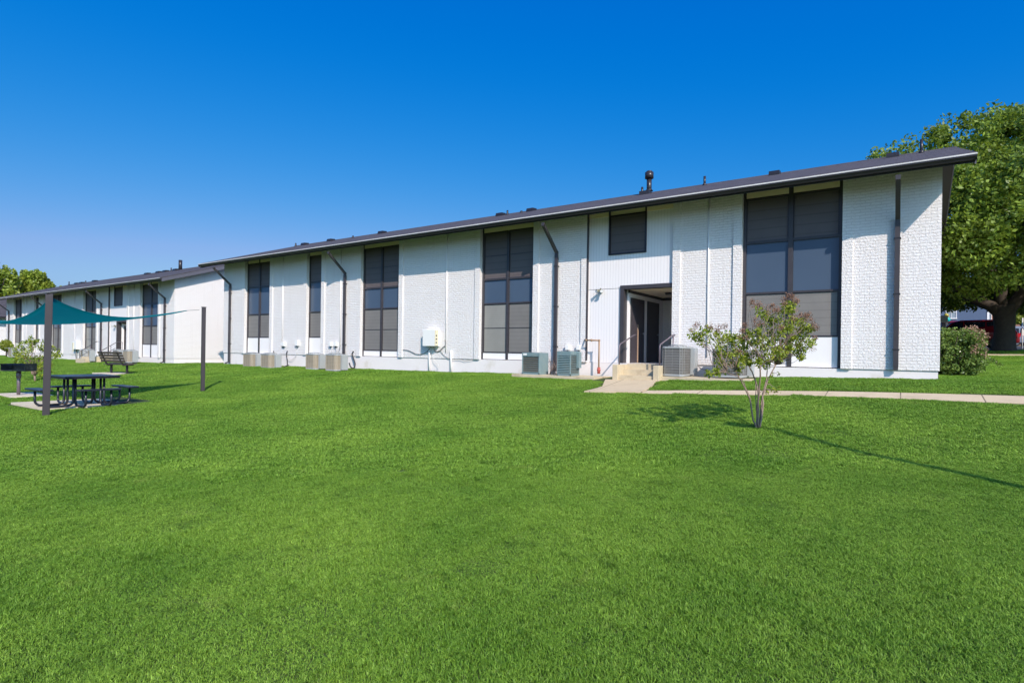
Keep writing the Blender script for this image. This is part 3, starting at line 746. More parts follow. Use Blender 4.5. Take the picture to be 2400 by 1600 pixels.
mb = MB(); mb.tube([wp(1006, 818, .05), wp(1006, 872, .05)], .035, 8); o = mb.build('conduit_pipe', 'plastic'); tag(o, 'white riser pipe below the telephone cabinet', 'pipe')
mb = MB(); mb.tube([wp(1057, 821, .05), wp(1057, 873, .05)], .035, 8); o = mb.build('conduit_pipe', 'plastic'); tag(o, 'short white pipe standing against the foundation between the cabinet and tall window', 'pipe')
GD = 'small white disconnect boxes on the nearest building'
for (x0, x1, y0, y1, lab) in ((659, 665, 801, 811, 'small white disconnect box above the leftmost beige units'), (690, 697, 798, 810, 'larger white disconnect box left of the narrow window'),
              (769.5, 774.5, 802, 811, 'left small white box above the fourth beige unit'), (781, 787, 802, 811, 'right small white box above the fourth beige unit'),
              (1324, 1332.5, 808, 820, 'left white box above the blue green unit'), (1350, 1358, 808, 820, 'right white box above the blue green unit')):
    a = wp(x0, y0, .12); b_ = wp(x1, y1, .12)
    r_ = empty('disconnect_box', (a.x, FY, b_.z), lab, 'electrical box', GD)
    MB().box(0, b_.x-a.x, -.12, -.002, 0, a.z-b_.z).build('box', 'plastic', r_, bevel=.006)
    mb = MB(); cx = (b_.x-a.x)/2; mb.cyl((cx, -.07), .02, -.07, 0, 8); mb.build('gland', 'insul', r_)
wire('hose', [wp(673, 822, .05), wp(671, 830, .07), wp(673, 845, .08), wp(673, 862, .1)], .028, 'insul', 'black insulated hose rising beside the second beige unit', 'hose')
wire('hose', [wp(641, 822, .05), wp(641, 829, .05)], .022, 'insul', 'short black pipe stub above the second beige unit', 'hose')
wire('hose', [wp(828, 823, .04), wp(825, 830, .06), wp(829, 842, .1), wp(832, 853, .15), wp(829, 862, .2), wp(822, 860, .3), wp(818, 850, .35)], .03, 'insul', 'curled black insulated hose beside the fourth beige unit', 'hose')
wire('hose', [wp(660, 862, .6), wp(668, 858, .5), wp(677, 855, .2)], .02, 'insul', 'black hose lying on grass behind the second beige unit', 'hose')
wire('cable', [wp(783, 811, .06), wp(787, 820, .1), wp(789, 824, .2)], .008, 'cable', 'short cable from the right small white box to the unit')
wire('cable', [wp(798, 808, .03), wp(795, 818, .06), wp(793, 826, .2)], .008, 'cable', 'short cable from the conduit to the fourth beige unit')
wire('cable', [wp(693, 810, .06), wp(693, 832, .04), wp(683, 843, .06), wp(672, 838, .1)], .010, 'wcable', 'pale cable dropping from the larger disconnect box')
wire('hose', [wp(1634, 823, .15), wp(1634, 845, .2), wp(1640, 862, .25), wp(1660, 868, .3)], .014, 'cable', 'grey line set hose curving between the two grey units', 'hose')
# gas pipe
gp = empty('gas_pipe', wp(1403, 872, .3), 'rusty gas pipe with red valve bent beside the steps', 'pipe')
gl = gp.location
loc = lambda p: p-Vector(gl)
mb = MB(); q0 = wp(1370, 796, .02); q1 = wp(1374, 797, .26); q2 = wp(1404, 797.5, .28); q3 = wp(1403, 868, .28)
mb.tube([loc(q0), loc(q1)], .028, 8); mb.tube([loc(q1), loc(q2)], .026, 8); mb.tube([loc(q2), loc(q3)], .026, 8); mb.ball(loc(q2), .038, .038, .038); mb.ball(loc(q1), .036, .036, .036)
mb.build('pipe', 'gas', gp)
mb = MB(); qm = q1.lerp(q2, .4); mb.ball(loc(qm), .05, .045, .045); mb.build('coupling', 'gas', gp)
mb = MB(); mb.ball(loc(wp(1403, 867, .28)), .065, .06, .06); mb.cyl((loc(q3).x, loc(q3).y), .05, -.05, .16, 10); mb.build('valve', 'valve', gp)
# floodlight
fl = empty('wall_light', onY(1410, 682, FY+.055), 'brass twin head floodlight on the white siding left of the entry', 'wall light')
mb = MB(); mb.tube([(0, 0, 0), (0, -.05, 0)], .06, 12); mb.build('backplate', 'brass', fl)
for sx in (-1, 1):
    mb = MB(); mb.tube([(0, -.05, 0), (sx*.05, -.10, .0)], .015, 6); mb.tube([(sx*.03, -.09, .01), (sx*.075, -.17, -.015), (sx*.095, -.21, -.025)], [.035, .045, .062], 12); hd = mb.build('lamp_head', 'brass', fl)
    mb = MB(); mb.tube([(sx*.096, -.211, -.0255), (sx*.098, -.216, -.026)], .054, 12); mb.build('lens', 'lampglass', hd)
mb = MB(); mb.tube([(0, -.05, .03), (0, -.09, .08)], [.02, .028], 8); mb.build('sensor', 'brass', fl)
# far building cabinet
a = onY(166, 800, 17.2); b_ = onY(177, 818, 17.2)
ub = empty('utility_box', (a.x, 17.5, b_.z), 'white utility cabinet with cables on the far building wall', 'utility box')
MB().box(0, b_.x-a.x, -.28, -.003, 0, a.z-b_.z).build('cabinet', 'plastic', ub)
MB().box(.3, .5, -.31, -.281, -.2, .5).build('door_edge', 'yellowed', ub)
mb = MB(); mb.tube([(.35, -.06, -.05), (.35, -.06, -1.3)], .04, 8); mb.build('riser', 'cable', ub)
fl2 = copy_tree(fl); fl2.location = onY(271, 764, 17.5+.055); fl2['label'] = 'small floodlight on the far building beside its entry'; fl2['group'] = ''
del fl2['group']

# ------------------------------------------------------------------ shade sail, posts
p1 = hit(107, 974); p2 = hit(474.7, 917)
GP = 'dark square posts holding the shade sail'
def sail_post(base, h, w_, label, lean=(0, 0)):
    r = empty('shade_post', base, label, 'post', GP)
    mb = MB(); mb.bar((0, 0, -.3), (lean[0], lean[1], h), w_, w_, up=(.3, 1, 0)); mb.build('shaft', 'post', r, bevel=.008)
    mb = MB(); mb.box(lean[0]-w_/2-.004, lean[0]+w_/2+.004, lean[1]-w_/2-.004, lean[1]+w_/2+.004, h, h+.012); mb.build('cap', 'black', r)
    return r
d1 = (p1.x*-S_+p1.y*C_); h1 = (1.65+ (atD(117, 689, d1).z-E))-(p1.z-0)
h1 = atD(117, 689, d1).z-p1.z; d2 = (p2.x*-S_+p2.y*C_); h2 = atD(474.7, 720, d2).z-p2.z
ln = atD(115.5, 689, d1)-p1
sail_post(p1, h1, .135, 'tallest looking dark post in front of the picnic table', (ln.x, ln.y))
sail_post(p2, h2, .11, 'dark post standing alone on the lawn right of the bench')
A = atD(119, 697, d1); B = atD(438, 727.5, d2*.985); Cc = atD(-140, 741, 15.4)
p3 = Vector((Cc.x-.8, Cc.y-.15, 0)); p3.z = T(p3.x, p3.y)
sail_post(p3, Cc.z-p3.z+.1, .11, 'dark post holding the far left corner of the sail, just outside the view')
sail = empty('shade_sail', Vector((A.x, A.y, p1.z)), 'teal triangular shade sail stretched between dark posts over the picnic table', 'shade sail')
cen = (A+B+Cc)/3
def ctrl(a, b_, pull, sag):
    m_ = (a+b_)/2; m_ = m_+(cen-m_)*pull; m_.z = (a.z+b_.z)/2-sag*1.0; return m_
AB = ctrl(A, B, .35, .66); AC = ctrl(A, Cc, .35, .66); BC = ctrl(B, Cc, .30, .50)
NS = 22; vs = []; idx = {}
for i in range(NS+1):
    for j in range(NS+1-i):
        u, v = i/NS, j/NS; t = 1-u-v
        idx[(i, j)] = len(vs); vs.append(A*(t*t)+B*(u*u)+Cc*(v*v)+AB*(2*t*u)+AC*(2*t*v)+BC*(2*u*v)-sail.location)
fs = []
for i in range(NS):
    for j in range(NS-i):
        fs.append((idx[(i, j)], idx[(i+1, j)], idx[(i, j+1)]))
        if i+j < NS-1: fs.append((idx[(i+1, j)], idx[(i+1, j+1)], idx[(i, j+1)]))
mb = MB(); mb.add(vs, fs, True); o = mb.build('canopy', 'sail', sail)
sm = o.modifiers.new('thickness', 'SOLIDIFY'); sm.thickness = .004
mb = MB()
for (a, b_, m_) in ((A, B, AB), (A, Cc, AC), (B, Cc, BC)):
    mb.tube([a*((1-t)**2)+m_*(2*t*(1-t))+b_*(t*t)-sail.location for t in [k/20 for k in range(21)]], .013, 6)
mb.build('hem', 'sail', sail)
mb = MB(); q = atD(467, 726, d2); mb.tube([B-sail.location, q-sail.location], .009, 6); mb.tube([A-sail.location, p1+Vector((ln.x, ln.y, h1-.08))-sail.location], .012, 6); mb.tube([Cc-sail.location, Vector((p3.x, p3.y, Cc.z+.02))-sail.location], .009, 6)
mb.build('cable', 'cable', sail)

# ------------------------------------------------------------------ picnic slab, table, grill, bench
P = [hit(28, 948), hit(105.6, 963), hit(352, 942)]
px0, px1 = P[0].x, P[1].x; py0 = (P[0].y+P[1].y)/2; 
zp = T((px0+px1)/2, py0+1.2)+.03
mb = MB(); mb.add([(px0-.1, P[0].y, zp-.2), (px1, P[1].y, zp-.2), (P[2].x, P[2].y, zp-.2), (px0-.2+.4, P[2].y+.2, zp-.2)]+[(px0-.1, P[0].y, zp), (px1, P[1].y, zp), (P[2].x, P[2].y, zp), (px0-.2+.4, P[2].y+.2, zp)],
   [(0, 3, 2, 1), (4, 5, 6, 7), (0, 1, 5, 4), (1, 2, 6, 5), (2, 3, 7, 6), (3, 0, 4, 7)])
o = mb.build('concrete_pad', 'pad'); tag(o, kind='structure')
PAVED.append([(px0-.1, P[0].y), (px1, P[1].y), (P[2].x, P[2].y), (px0+.2, P[2].y+.2)])
# fit the table from the corners of its top at .75 m
zt = zp+.76; 
def onZ(x, y, z):
    r = ray(x, y); t = (z-E)/r[2]; return Vector((r[0]*t, r[1]*t, z))
cR = onZ(281.7, 880, zt)
rl = ray(112, 880); rf = ray(138, 882); rb = ray(236, 875)
x1 = cR.x; y1 = cR.y; x0 = y1*rb[0]/rb[1]; y0 = x0*rl[1]/rl[0]
print('TABLE', x0, x1, y0, y1, 'pad', px0, px1, py0, P[2])
cx, cy = (x0+x1)/2, (y0+y1)/2; hx = max(.5, min(.75, (x1-x0)/2)); hy = max(.6, min(.95, (y1-y0)/2))
tbl = empty('picnic_table', (cx, cy, zp), 'dark navy steel picnic table with four benches on the concrete slab under the sail', 'picnic table')
mb = MB(); mb.box(-hx, hx, -hy, hy, .735, .765); mb.build('tabletop', 'table', tbl, bevel=.012)
mb = MB(); mb.box(-hx+.02, hx-.02, -hy+.02, hy-.02, .70, .732); mb.build('apron', 'black', tbl)
ox, oy = hx+.30, hy+.32
for (bx0, bx1, by0, by1) in ((ox-.13, ox+.15, -hy*.75, hy*.75), (-ox-.15, -ox+.13, -hy*.75, hy*.75), (-hx*.85, hx*.85, oy-.13, oy+.15), (-hx*.85, hx*.85, -oy-.15, -oy+.13)):
    mb = MB(); mb.box(bx0, bx1, by0, by1, .42, .46); mb.build('bench_seat', 'table', tbl, bevel=.01)
def uleg(p_out, p_in):
    """tube: bench down, along the slab, up to the table"""
    a, b_ = Vector((*p_out, 0)), Vector((*p_in, 0)); d = (b_-a); L = d.length; d.normalize(); r = .13
    pts = [a+Vector((0, 0, .42)), a+Vector((0, 0, r+.03))]
    for k in range(1, 6): t = pi/2*k/5; pts.append(a+d*(r*(1-cos(t)))+Vector((0, 0, .03+r-r*sin(t))))
    for k in range(0, 6): t = pi/2*k/5; pts.append(b_-d*(r*(1-sin(t)))+Vector((0, 0, .03+r-r*cos(t))))
    pts += [b_+Vector((0, 0, .71))]
    return pts
for sx, sy, ax in ((1, 0, 'x'), (-1, 0, 'x'), (0, 1, 'y'), (0, -1, 'y')):
    for q in (-1, 1):
        if ax == 'x': o_, i_ = (sx*ox, q*hy*.45), (sx*hx*.42, q*hy*.45)
        else: o_, i_ = (q*hx*.5, sy*oy), (q*hx*.5, sy*hy*.55)
        mb = MB(); mb.tube(uleg(o_, i_), .028, 8); mb.build('leg', 'table', tbl)
# grill
gb = hit(43, 928.4); dg = -gb.x*S_+gb.y*C_
sc_ = dg/FPX
gr = empty('charcoal_grill', gb, 'black park grill box on a post at the left edge', 'grill', rz=TH)
gw = 57*sc_; gh = 17*sc_; gz = (928.4-869)*sc_
o = slab(gb.x-1.0, gb.x+.7, gb.y-.35, gb.y+.65, T(gb.x, gb.y)+.045, 'pad')
mb = MB(); mb.tube([(0, 0, 0), (0, 0, gz)], .045, 10); mb.tube([(0, 0, gz-.22), (0, 0, gz-.02)], .062, 10); mb.build('post', 'rail', gr)
mb = MB(); t = .012; dpg = .42
mb.box(-gw/2, gw/2, -dpg/2, dpg/2, gz, gz+t); mb.box(-gw/2, -gw/2+t, -dpg/2, dpg/2, gz+t, gz+gh); mb.box(gw/2-t, gw/2, -dpg/2, dpg/2, gz+t, gz+gh)
mb.box(-gw/2+t, gw/2-t, dpg/2-t, dpg/2, gz+t, gz+gh); mb.box(-gw/2+t, gw/2-t, -dpg/2, -dpg/2+t, gz+t, gz+.04)
mb.build('firebox', 'grill', gr)
mb = MB()
for k in range(12): x = -gw/2+.04+k*(gw-.08)/11; mb.tube([(x, -dpg/2+.01, gz+gh-.03), (x, dpg/2-.01, gz+gh-.03)], .006, 5)
for y in (-dpg/2+.01, dpg/2-.02): mb.tube([(-gw/2+.02, y, gz+gh-.03), (gw/2-.02, y, gz+gh-.03)], .009, 5)
mb.tube([(-gw/2, -dpg/2+.05, gz+gh-.02), (-gw/2-.06, -dpg/2-.03, gz+gh-.02)], .012, 6)
mb.build('grate', 'black', gr)
# bench
bb = hit(270, 876)
lenv = (Rv*.82+Fv*.57)*.52-(Fv*.82-Rv*.57)*.85
bn = empty('park_bench', bb, 'dark slatted park bench with its back to the camera near the far building', 'bench', rz=atan2(lenv.y, lenv.x))
# local x along length, local y = facing side (away)
Lb = 1.75
slab(bb.x-1.2, bb.x+1.0, bb.y-.5, bb.y+.7, T(bb.x, bb.y)+.03, 'pad')
sl_ = MB()
for k in range(4): y = -.02+k*.12; sl_.box(-Lb/2, Lb/2, y, y+.095, .43+.012*k, .465+.012*k)
sl_.build('seat', 'bwood', bn)
sl_ = MB()
for k in range(4):
    z = .56+k*.125; y = -.08-.05*k; sl_.add([(-Lb/2, y, z), (Lb/2, y, z), (Lb/2, y-.035, z+.095), (-Lb/2, y-.035, z+.095), (-Lb/2, y-.03, z-.01), (Lb/2, y-.03, z-.01), (Lb/2, y-.065, z+.085), (-Lb/2, y-.065, z+.085)], [(0, 1, 2, 3), (7, 6, 5, 4), (0, 4, 5, 1), (1, 5, 6, 2), (2, 6, 7, 3), (3, 7, 4, 0)])
sl_.build('backrest', 'bwood', bn)
for x in (-Lb/2+.3, Lb/2-.3):
    mb = MB(); mb.bar((x, .17, -.1), (x, .17, .40), .075, .075); mb.bar((x, .46, .43), (x, .0, .41), .05, .05); mb.bar((x, .0, .41), (x, -.09, .55), .05, .05); mb.bar((x, -.09, .55), (x, -.30, 1.03), .05, .05)
    mb.build('leg', 'black', bn)

# ------------------------------------------------------------------ foliage helpers
def leaves(name, mat, centres, size, parent=None, loc=(0, 0, 0), jit=.35, flat=None, up=0.0):
    """centres: (n,3) array of leaf positions -> one mesh of small folded leaves"""
    n_ = len(centres); c = np.asarray(centres, dtype=np.float64)
    d = rng.normal(size=(n_, 3)); d /= np.linalg.norm(d, axis=1)[:, None]
    if up: d[:, 2] += up; d /= np.linalg.norm(d, axis=1)[:, None]
    e = rng.normal(size=(n_, 3)); e -= d*(e*d).sum(1)[:, None]; e /= np.linalg.norm(e, axis=1)[:, None]
    s = size*(1+jit*rng.uniform(-1, 1, n_))[:, None]
    f = np.cross(d, e)
    a = c-e*s*.55; b_ = c+f*s*.32+d*s*.06; g_ = c+e*s*.55; h_ = c-f*s*.32+d*s*.06
    v = np.stack([a, b_, g_, h_], 1).reshape(-1, 3)
    me = bpy.data.meshes.new(name); me.vertices.add(4*n_); me.vertices.foreach_set('co', v.ravel())
    me.loops.add(4*n_); me.loops.foreach_set('vertex_index', np.arange(4*n_, dtype=np.int32))
    me.polygons.add(n_); me.polygons.foreach_set('loop_start', np.arange(0, 4*n_, 4, dtype=np.int32)); me.polygons.foreach_set('loop_total', np.full(n_, 4, dtype=np.int32))
    me.update(); me.validate(); me.materials.append(M[mat])
    o = bpy.data.objects.new(name, me); COL.objects.link(o); o.location = loc
    if parent: o.parent = parent
    return o
def blob(center, r, n_, shell=.55, squash=(1, 1, 1)):
    d = rng.normal(size=(n_, 3)); d /= np.linalg.norm(d, axis=1)[:, None]
    rad = r*(shell+(1-shell)*rng.uniform(0, 1, n_)**.6)
    return np.asarray(center)+d*rad[:, None]*np.asarray(squash)
def branchy(mb, p0, p1, r0, r1, wob=.1, seg=6, n=7):
    p0, p1 = Vector(p0), Vector(p1); L = (p1-p0).length; pts = []; off = Vector((0, 0, 0))
    for i in range(seg+1):
        t = i/seg; q = p0.lerp(p1, t)
        if 0 < i < seg: off = off*.5+Vector([random.uniform(-1, 1) for _ in range(3)])*wob*L*.18
        pts.append(q+(off if 0 < i < seg else Vector((0, 0, 0))))
    mb.tube(pts, [r0+(r1-r0)*i/seg for i in range(seg+1)], n); return pts

# big tree at the right
bt = atD(2352, 826, 25.7); bt.z = T(bt.x, bt.y)
tr_ = empty('shade_tree', bt, 'large dense green tree overhanging the car park right of the building', 'tree')
mb = MB()
mb.tube([(0, 0, -.2), (0, 0, .15), (.02, 0, .9), (0, .05, 1.6), (-.02, 0, 2.1)], [.62, .44, .37, .40, .42], 14)
limbs = [((-.1, 0, 1.7), (-1.9, .2, 3.6), .28, .17), ((.1, 0, 1.8), (1.1, .3, 4.0), .27, .17), ((0, 0, 1.9), (.1, -.5, 4.6), .24, .15), ((0, .1, 1.8), (-.4, 1.3, 4.2), .22, .14)]
ends = []
for a, b_, r0, r1 in limbs:
    branchy(mb, a, b_, r0, r1, .35, 6, 9)
    for k in range(5):
        e = Vector(b_)+Vector((random.uniform(-2.6, 2.6), random.uniform(-2.6, 2.6), random.uniform(.6, 3.6))); branchy(mb, b_, e, r1*.7, .05, .4, 5, 6); ends.append(e)
        for q in range(3):
            e2 = e+Vector((random.uniform(-1.6, 1.6), random.uniform(-1.6, 1.6), random.uniform(-.2, 1.8))); branchy(mb, e, e2, .05, .015, .4, 4, 5)
mb.build('trunk', 'bark', tr_)
clumps = []
lateral = Rv; 
tc = 0
def okclump(c):
    # crown envelope: broad dome, bottom about 2.3 m
    x, y, z = c; rr = sqrt(x*x+y*y)
    zt_ = 5.0+4.5*sqrt(max(0, 1-(rr/6.9)**2)) if rr < 6.9 else 0
    zbm = 2.3+.012*rr*rr
    return zbm < z < zt_
while len(clumps) < 330:
    c = (random.uniform(-7.6, 7.6), random.uniform(-7.6, 7.6), random.uniform(2.3, 11.2))
    if not okclump(c): continue
    x, y, z = c; rr = sqrt(x*x+y*y)
    # prefer the outside of the dome
    e_ = max(rr/7.0, (z-2.5)/8.8, 0); dome = (rr/6.9)**2+((z-5.0)/4.6)**2
    if dome < .5 and random.random() < .88: continue
    clumps.append((c, random.uniform(.6, 1.35)))
pts = [blob(c, r_, int(620*r_*r_), .45, (1, 1, .72)) for c, r_ in clumps]
# ragged tips
for k in range(260):
    t = random.uniform(0, 2*pi); ph = random.uniform(.0, 1.75); R0 = 1.0+random.uniform(-.04, .06)
    x, y, z = 7.5*R0*sin(ph)*cos(t), 7.5*R0*sin(ph)*sin(t), 5.0+5.1*R0*cos(ph)
    if z > 2.6: pts.append(blob((x, y, z), random.uniform(.3, .7), 130, .2, (1, 1, 1.1)))
PT = np.concatenate(pts); PT = PT[PT[:, 2] > 1.9]
leaves('crown', 'leaf', PT, .15, tr_)
# hanging low foliage behind the building corner
# background trees
def bg_tree(px, pytop, d, width_px, label, seedn, mat='leaf_l', spiky=True, group=None, base=None, nl=15000, ls=.34):
    random.seed(seedn)
    c = atD(px, 800, d); c.z = T(c.x, c.y) if base is None else base
    top = atD(px, pytop, d).z-c.z; R_ = width_px/2/FPX*d
    r = empty('background_tree', c, label, 'tree', group)
    mb = MB(); mb.tube([(0, 0, -.3), (0, 0, top*.3), (.2, 0, top*.75)], [.35, .25, .06], 8)
    for k in range(8):
        t = random.uniform(0, 2*pi); branchy(mb, (0, 0, top*random.uniform(.2, .5)), (R_*.7*cos(t), R_*.7*sin(t), top*random.uniform(.5, .85)), .13, .03, .3, 4, 5)
    mb.build('trunk', 'bark', r)
    P_ = []; N = 60
    for k in range(N):
        zf = random.uniform(.16, .88); rr = R_*sqrt(max(.02, 1-((zf-.42)/.56)**2))*random.uniform(.55, 1.0); t = random.uniform(0, 2*pi)
        P_.append(blob((rr*cos(t), rr*sin(t), top*zf), R_*random.uniform(.16, .30), int(nl/N*.8), .4, (1, 1, 1.0)))
    for k in range(26):   # pointed shoots on top
        t = random.uniform(0, 2*pi); rr = R_*random.uniform(0, .9); zc = top*(.96-.35*(rr/R_)**2)*random.uniform(.88, 1.0)
        P_.append(blob((rr*cos(t), rr*sin(t), zc), R_*.09, int(nl/130), .2, (1, 1, 2.6)))
    leaves('crown', mat, np.concatenate(P_), ls, r); return r
GT = 'trees behind the far left building'
bg_tree(-8, 612, 76, 150, 'leafy yellow green tree at the far left edge', 11, group=GT)
bg_tree(72, 622, 80, 105, 'pointed leafy tree above the left end of the far roof', 12, group=GT)
bg_tree(28, 655, 78, 100, 'lower bushy tree between the two leafy tops at left', 13, group=GT)
bg_tree(140, 664, 95, 22, 'small tree top peeping over the far roof', 14, group=GT, nl=3000)
bg_tree(2402, 660, 60, 100, 'bright green tree beyond the car park at the right edge', 15, 'leaf_l')
bg_tree(2215, 640, 95, 190, 'dark tree standing behind the distant houses', 16, 'leaf')
bg_tree(2330, 655, 100, 160, 'dark tree behind the brick house beyond the cars', 17, 'leaf')

# ------------------------------------------------------------------ young crepe myrtle in front
random.seed(5)
mb0 = hit(1775, 1003); dm = -mb0.x*S_+mb0.y*C_
def mp(cx_, cy_, dd=0.0):   # position on the tree's own upright plane, from a sketch
    return atD(1560+cx_/3.92, 650+cy_/3.92, dm+dd)-mb0
my = empty('crepe_myrtle', mb0, 'young multi stem crepe myrtle with brown seed heads on the front lawn', 'tree')
tk = MB()
stems = [([(835, 1392), (800, 1300), (775, 1110), (690, 950), (640, 860)], -.05, .016), ([(838, 1392), (845, 1200), (850, 1040), (800, 880), (760, 810)], .1, .016),
         ([(848, 1392), (850, 1150), (865, 950), (870, 800)], -.1, .018), ([(862, 1390), (893, 1180), (890, 1090), (935, 950), (1010, 800)], .05, .017),
         ([(856, 1392), (880, 1120), (925, 930), (935, 800)], .15, .013), ([(840, 1390), (830, 1080), (825, 930), (780, 840)], .2, .009), ([(775, 1110), (700, 930), (560, 870)], -.1, .008)]
tips = []
for pl_, dd, r0 in stems:
    pts = [mp(x, y, dd*i/(len(pl_)-1)*3) for i, (x, y) in enumerate(pl_)]
    out = []
    for i in range(len(pts)-1):
        for k in range(4):
            q = pts[i].lerp(pts[i+1], k/4); 
            if out: q = q+Vector([random.uniform(-1, 1)*.006 for _ in range(3)])
            out.append(q)
    out.append(pts[-1]); n_ = len(out)
    tk.tube(out, [r0*(1-.45*i/n_) for i in range(n_)], 8); tips.append((out[-1], out))
green = [(250, 520), (300, 560), (350, 500), (395, 480), (330, 600), (430, 560), (470, 520), (520, 570), (480, 620), (560, 540), (600, 620), (545, 640), (590, 560), (640, 570), (520, 690), (480, 700), (580, 720), (640, 690), (540, 800), (500, 780), (620, 790), (690, 800), (470, 860), (400, 880), (470, 880), (700, 560), (760, 520), (720, 640), (780, 600), (740, 720), (820, 700), (700, 740), (770, 780), (850, 770), (850, 500), (900, 560), (880, 460), (830, 600), (900, 640), (950, 590), (860, 620), (940, 700), (1000, 660), (1000, 560), (960, 500), (1060, 620), (1040, 720), (1080, 680), (1000, 740), (940, 400), (900, 340), (860, 320), (960, 350), (1000, 420), (1040, 380), (1090, 320), (1120, 270), (1170, 260), (1140, 310), (1100, 440), (1060, 500), (1140, 480), (1180, 560), (1120, 600), (1140, 650), (1220, 620), (1200, 690), (1250, 730), (1270, 660), (1230, 500), (1290, 470), (1330, 470), (1260, 560), (1310, 590), (1340, 600), (1160, 400), (1220, 410), (1270, 420), (930, 780), (660, 860), (900, 800), (650, 640), (820, 560), (1030, 680)]
brown = [(790, 220), (810, 250), (850, 250), (870, 280), (930, 280), (980, 260), (1000, 300), (1030, 300), (1080, 200), (1110, 180), (1150, 170), (1180, 190), (1200, 220), (1090, 240), (1180, 300), (1240, 340), (1290, 350), (1310, 340), (1320, 390), (1380, 460), (1350, 430), (1260, 380), (820, 390), (840, 430), (880, 420), (730, 440), (700, 490), (740, 560), (1190, 370), (680, 680), (240, 490), (280, 440), (540, 450), (480, 470), (400, 450), (1370, 560), (1340, 650), (1060, 460), (960, 320), (660, 540)]
sprig = [(960, 1040), (1000, 1030), (1030, 1050), (980, 900), (1020, 880), (930, 1060), (560, 880), (380, 870), (1040, 1010)]
gp_, bp_ = [], []
for lst, acc, nn, rad, tw in ((green, gp_, 84, .10, 1), (brown, bp_, 120, .07, 1), (sprig, gp_, 9, .045, 1)):
    for (x, y) in lst:
        dd = random.uniform(-.42, .42) if lst is not sprig else .05
        c = mp(x, y, dd)
        acc.append(blob(c, rad*random.uniform(.7, 1.25), int(nn*random.uniform(.6, 1.3)), .1))
        if tw:   # a twig to every tuft
            best = min(tips, key=lambda t: (t[0]-c).length) if y < 850 else min(tips, key=lambda t: min((q-c).length for q in t[1]))
            src = best[0] if y < 850 else min(best[1], key=lambda q: (q-c).length)
            branchy(tk, src, c, .0075, .0022, .5, 6, 5)
tk.build('trunk', 'mbark', my)
leaves('crown', 'mleaf', np.concatenate(gp_), .043, my)
leaves('seed_heads', 'seed', np.concatenate(bp_), .018, my)
# small one near the grill
random.seed(8)
t2 = hit(82, 894); d2_ = -t2.x*S_+t2.y*C_
my2 = empty('crepe_myrtle', t2, 'small leafy myrtle behind the park grill and the front post', 'tree')
tk = MB(); L2 = []; B2 = []
def mp2(x, y, dd=0): return atD(x, y, d2_+dd)-t2
for (x, y) in ((60, 835), (75, 800), (95, 830), (110, 815), (50, 850), (125, 840)):
    branchy(tk, mp2(82, 880), mp2(x, y, random.uniform(-.3, .3)), .03, .008, .4, 6, 6)
tk.tube([mp2(82, 896), mp2(81, 878)], .035, 7)
for k in range(66):
    a = random.uniform(0, 2*pi); q = sqrt(random.random()); x = 80+54*q*cos(a); y = 833+34*q*sin(a)
    if y < 800 and abs(x-78) > 25: y += 18
    dd = random.uniform(-.7, .7); c = mp2(x, y, dd); L2.append(blob(c, .13, 26, .1))
    if random.random() < .5: branchy(tk, mp2(82, 868), c, .009, .003, .4, 4, 4)
for x, y in ((72, 792), (78, 797), (66, 800), (105, 800), (140, 832), (28, 812), (118, 870), (96, 880), (92, 868), (135, 822)): L2.append(blob(mp2(x, y), .12, 24, .1))
tk.build('trunk', 'mbark', my2)
leaves('crown', 'mleaf', np.concatenate(L2), .075, my2)

# ------------------------------------------------------------------ shrubs
random.seed(21)
hb_ = onY(2248, 850, 18.9); hb_.z = T(hb_.x, hb_.y)
hd = empty('hedge_shrub', hb_, 'rounded green shrub with faded pink blossom beside the building corner', 'shrub')
st = MB()
for k in range(14):
    t = random.uniform(0, 2*pi); branchy(st, (random.uniform(-.2, .2), random.uniform(-.2, .2), -.05), (.55*cos(t), .55*sin(t), random.uniform(.4, 1.1)), .022, .008, .3, 4, 5)
st.build('stem', 'bark', hd)
HP = []; PP = []
for k in range(210):
    d_ = Vector((random.gauss(0, 1), random.gauss(0, 1), random.gauss(0, 1))).normalized()
    q = Vector((math.copysign(abs(d_.x)**.6, d_.x)*.47, math.copysign(abs(d_.y)**.6, d_.y)*.50, math.copysign(abs(d_.z)**.55, d_.z)*.56+.62))*random.uniform(.86, 1.03)
    q.z = max(.1, q.z)
    (HP).append(blob(q, .12, 46, .2))
    if q.z > .5 and (q.x*C_+q.y*S_) > -.05 and q.y < .25 and random.random() < .8: PP.append(blob(q+d_*.07, .09, 34, .3))
HP.append(blob((0, 0, .62), .50, 5200, .25, (.95, .95, 1.15)))
for k in range(7): HP.append(blob((.50+.06*k, .2+.03*k, .42-.05*abs(k-3)), .07, 20, .2))
leaves('foliage', 'hleaf', np.concatenate(HP), .055, hd)
leaves('blossom', 'pink', np.concatenate(PP), .040, hd)
sb = onY(15, 822, 16.4); sb = Vector((sb.x, 16.4, T(sb.x, 16.4)))
rs = empty('round_shrub', sb, 'clipped green shrub at the left edge before the far building', 'shrub')
st = MB(); st.tube([(0, 0, -.1), (0, 0, .8)], .05, 6); st.build('stem', 'bark', rs)
leaves('foliage', 'leaf_l', np.concatenate([blob((random.uniform(-.2, .2), random.uniform(-.2, .2), .8+random.uniform(-.25, .45)), .42, 700, .5) for _ in range(6)]), .09, rs)
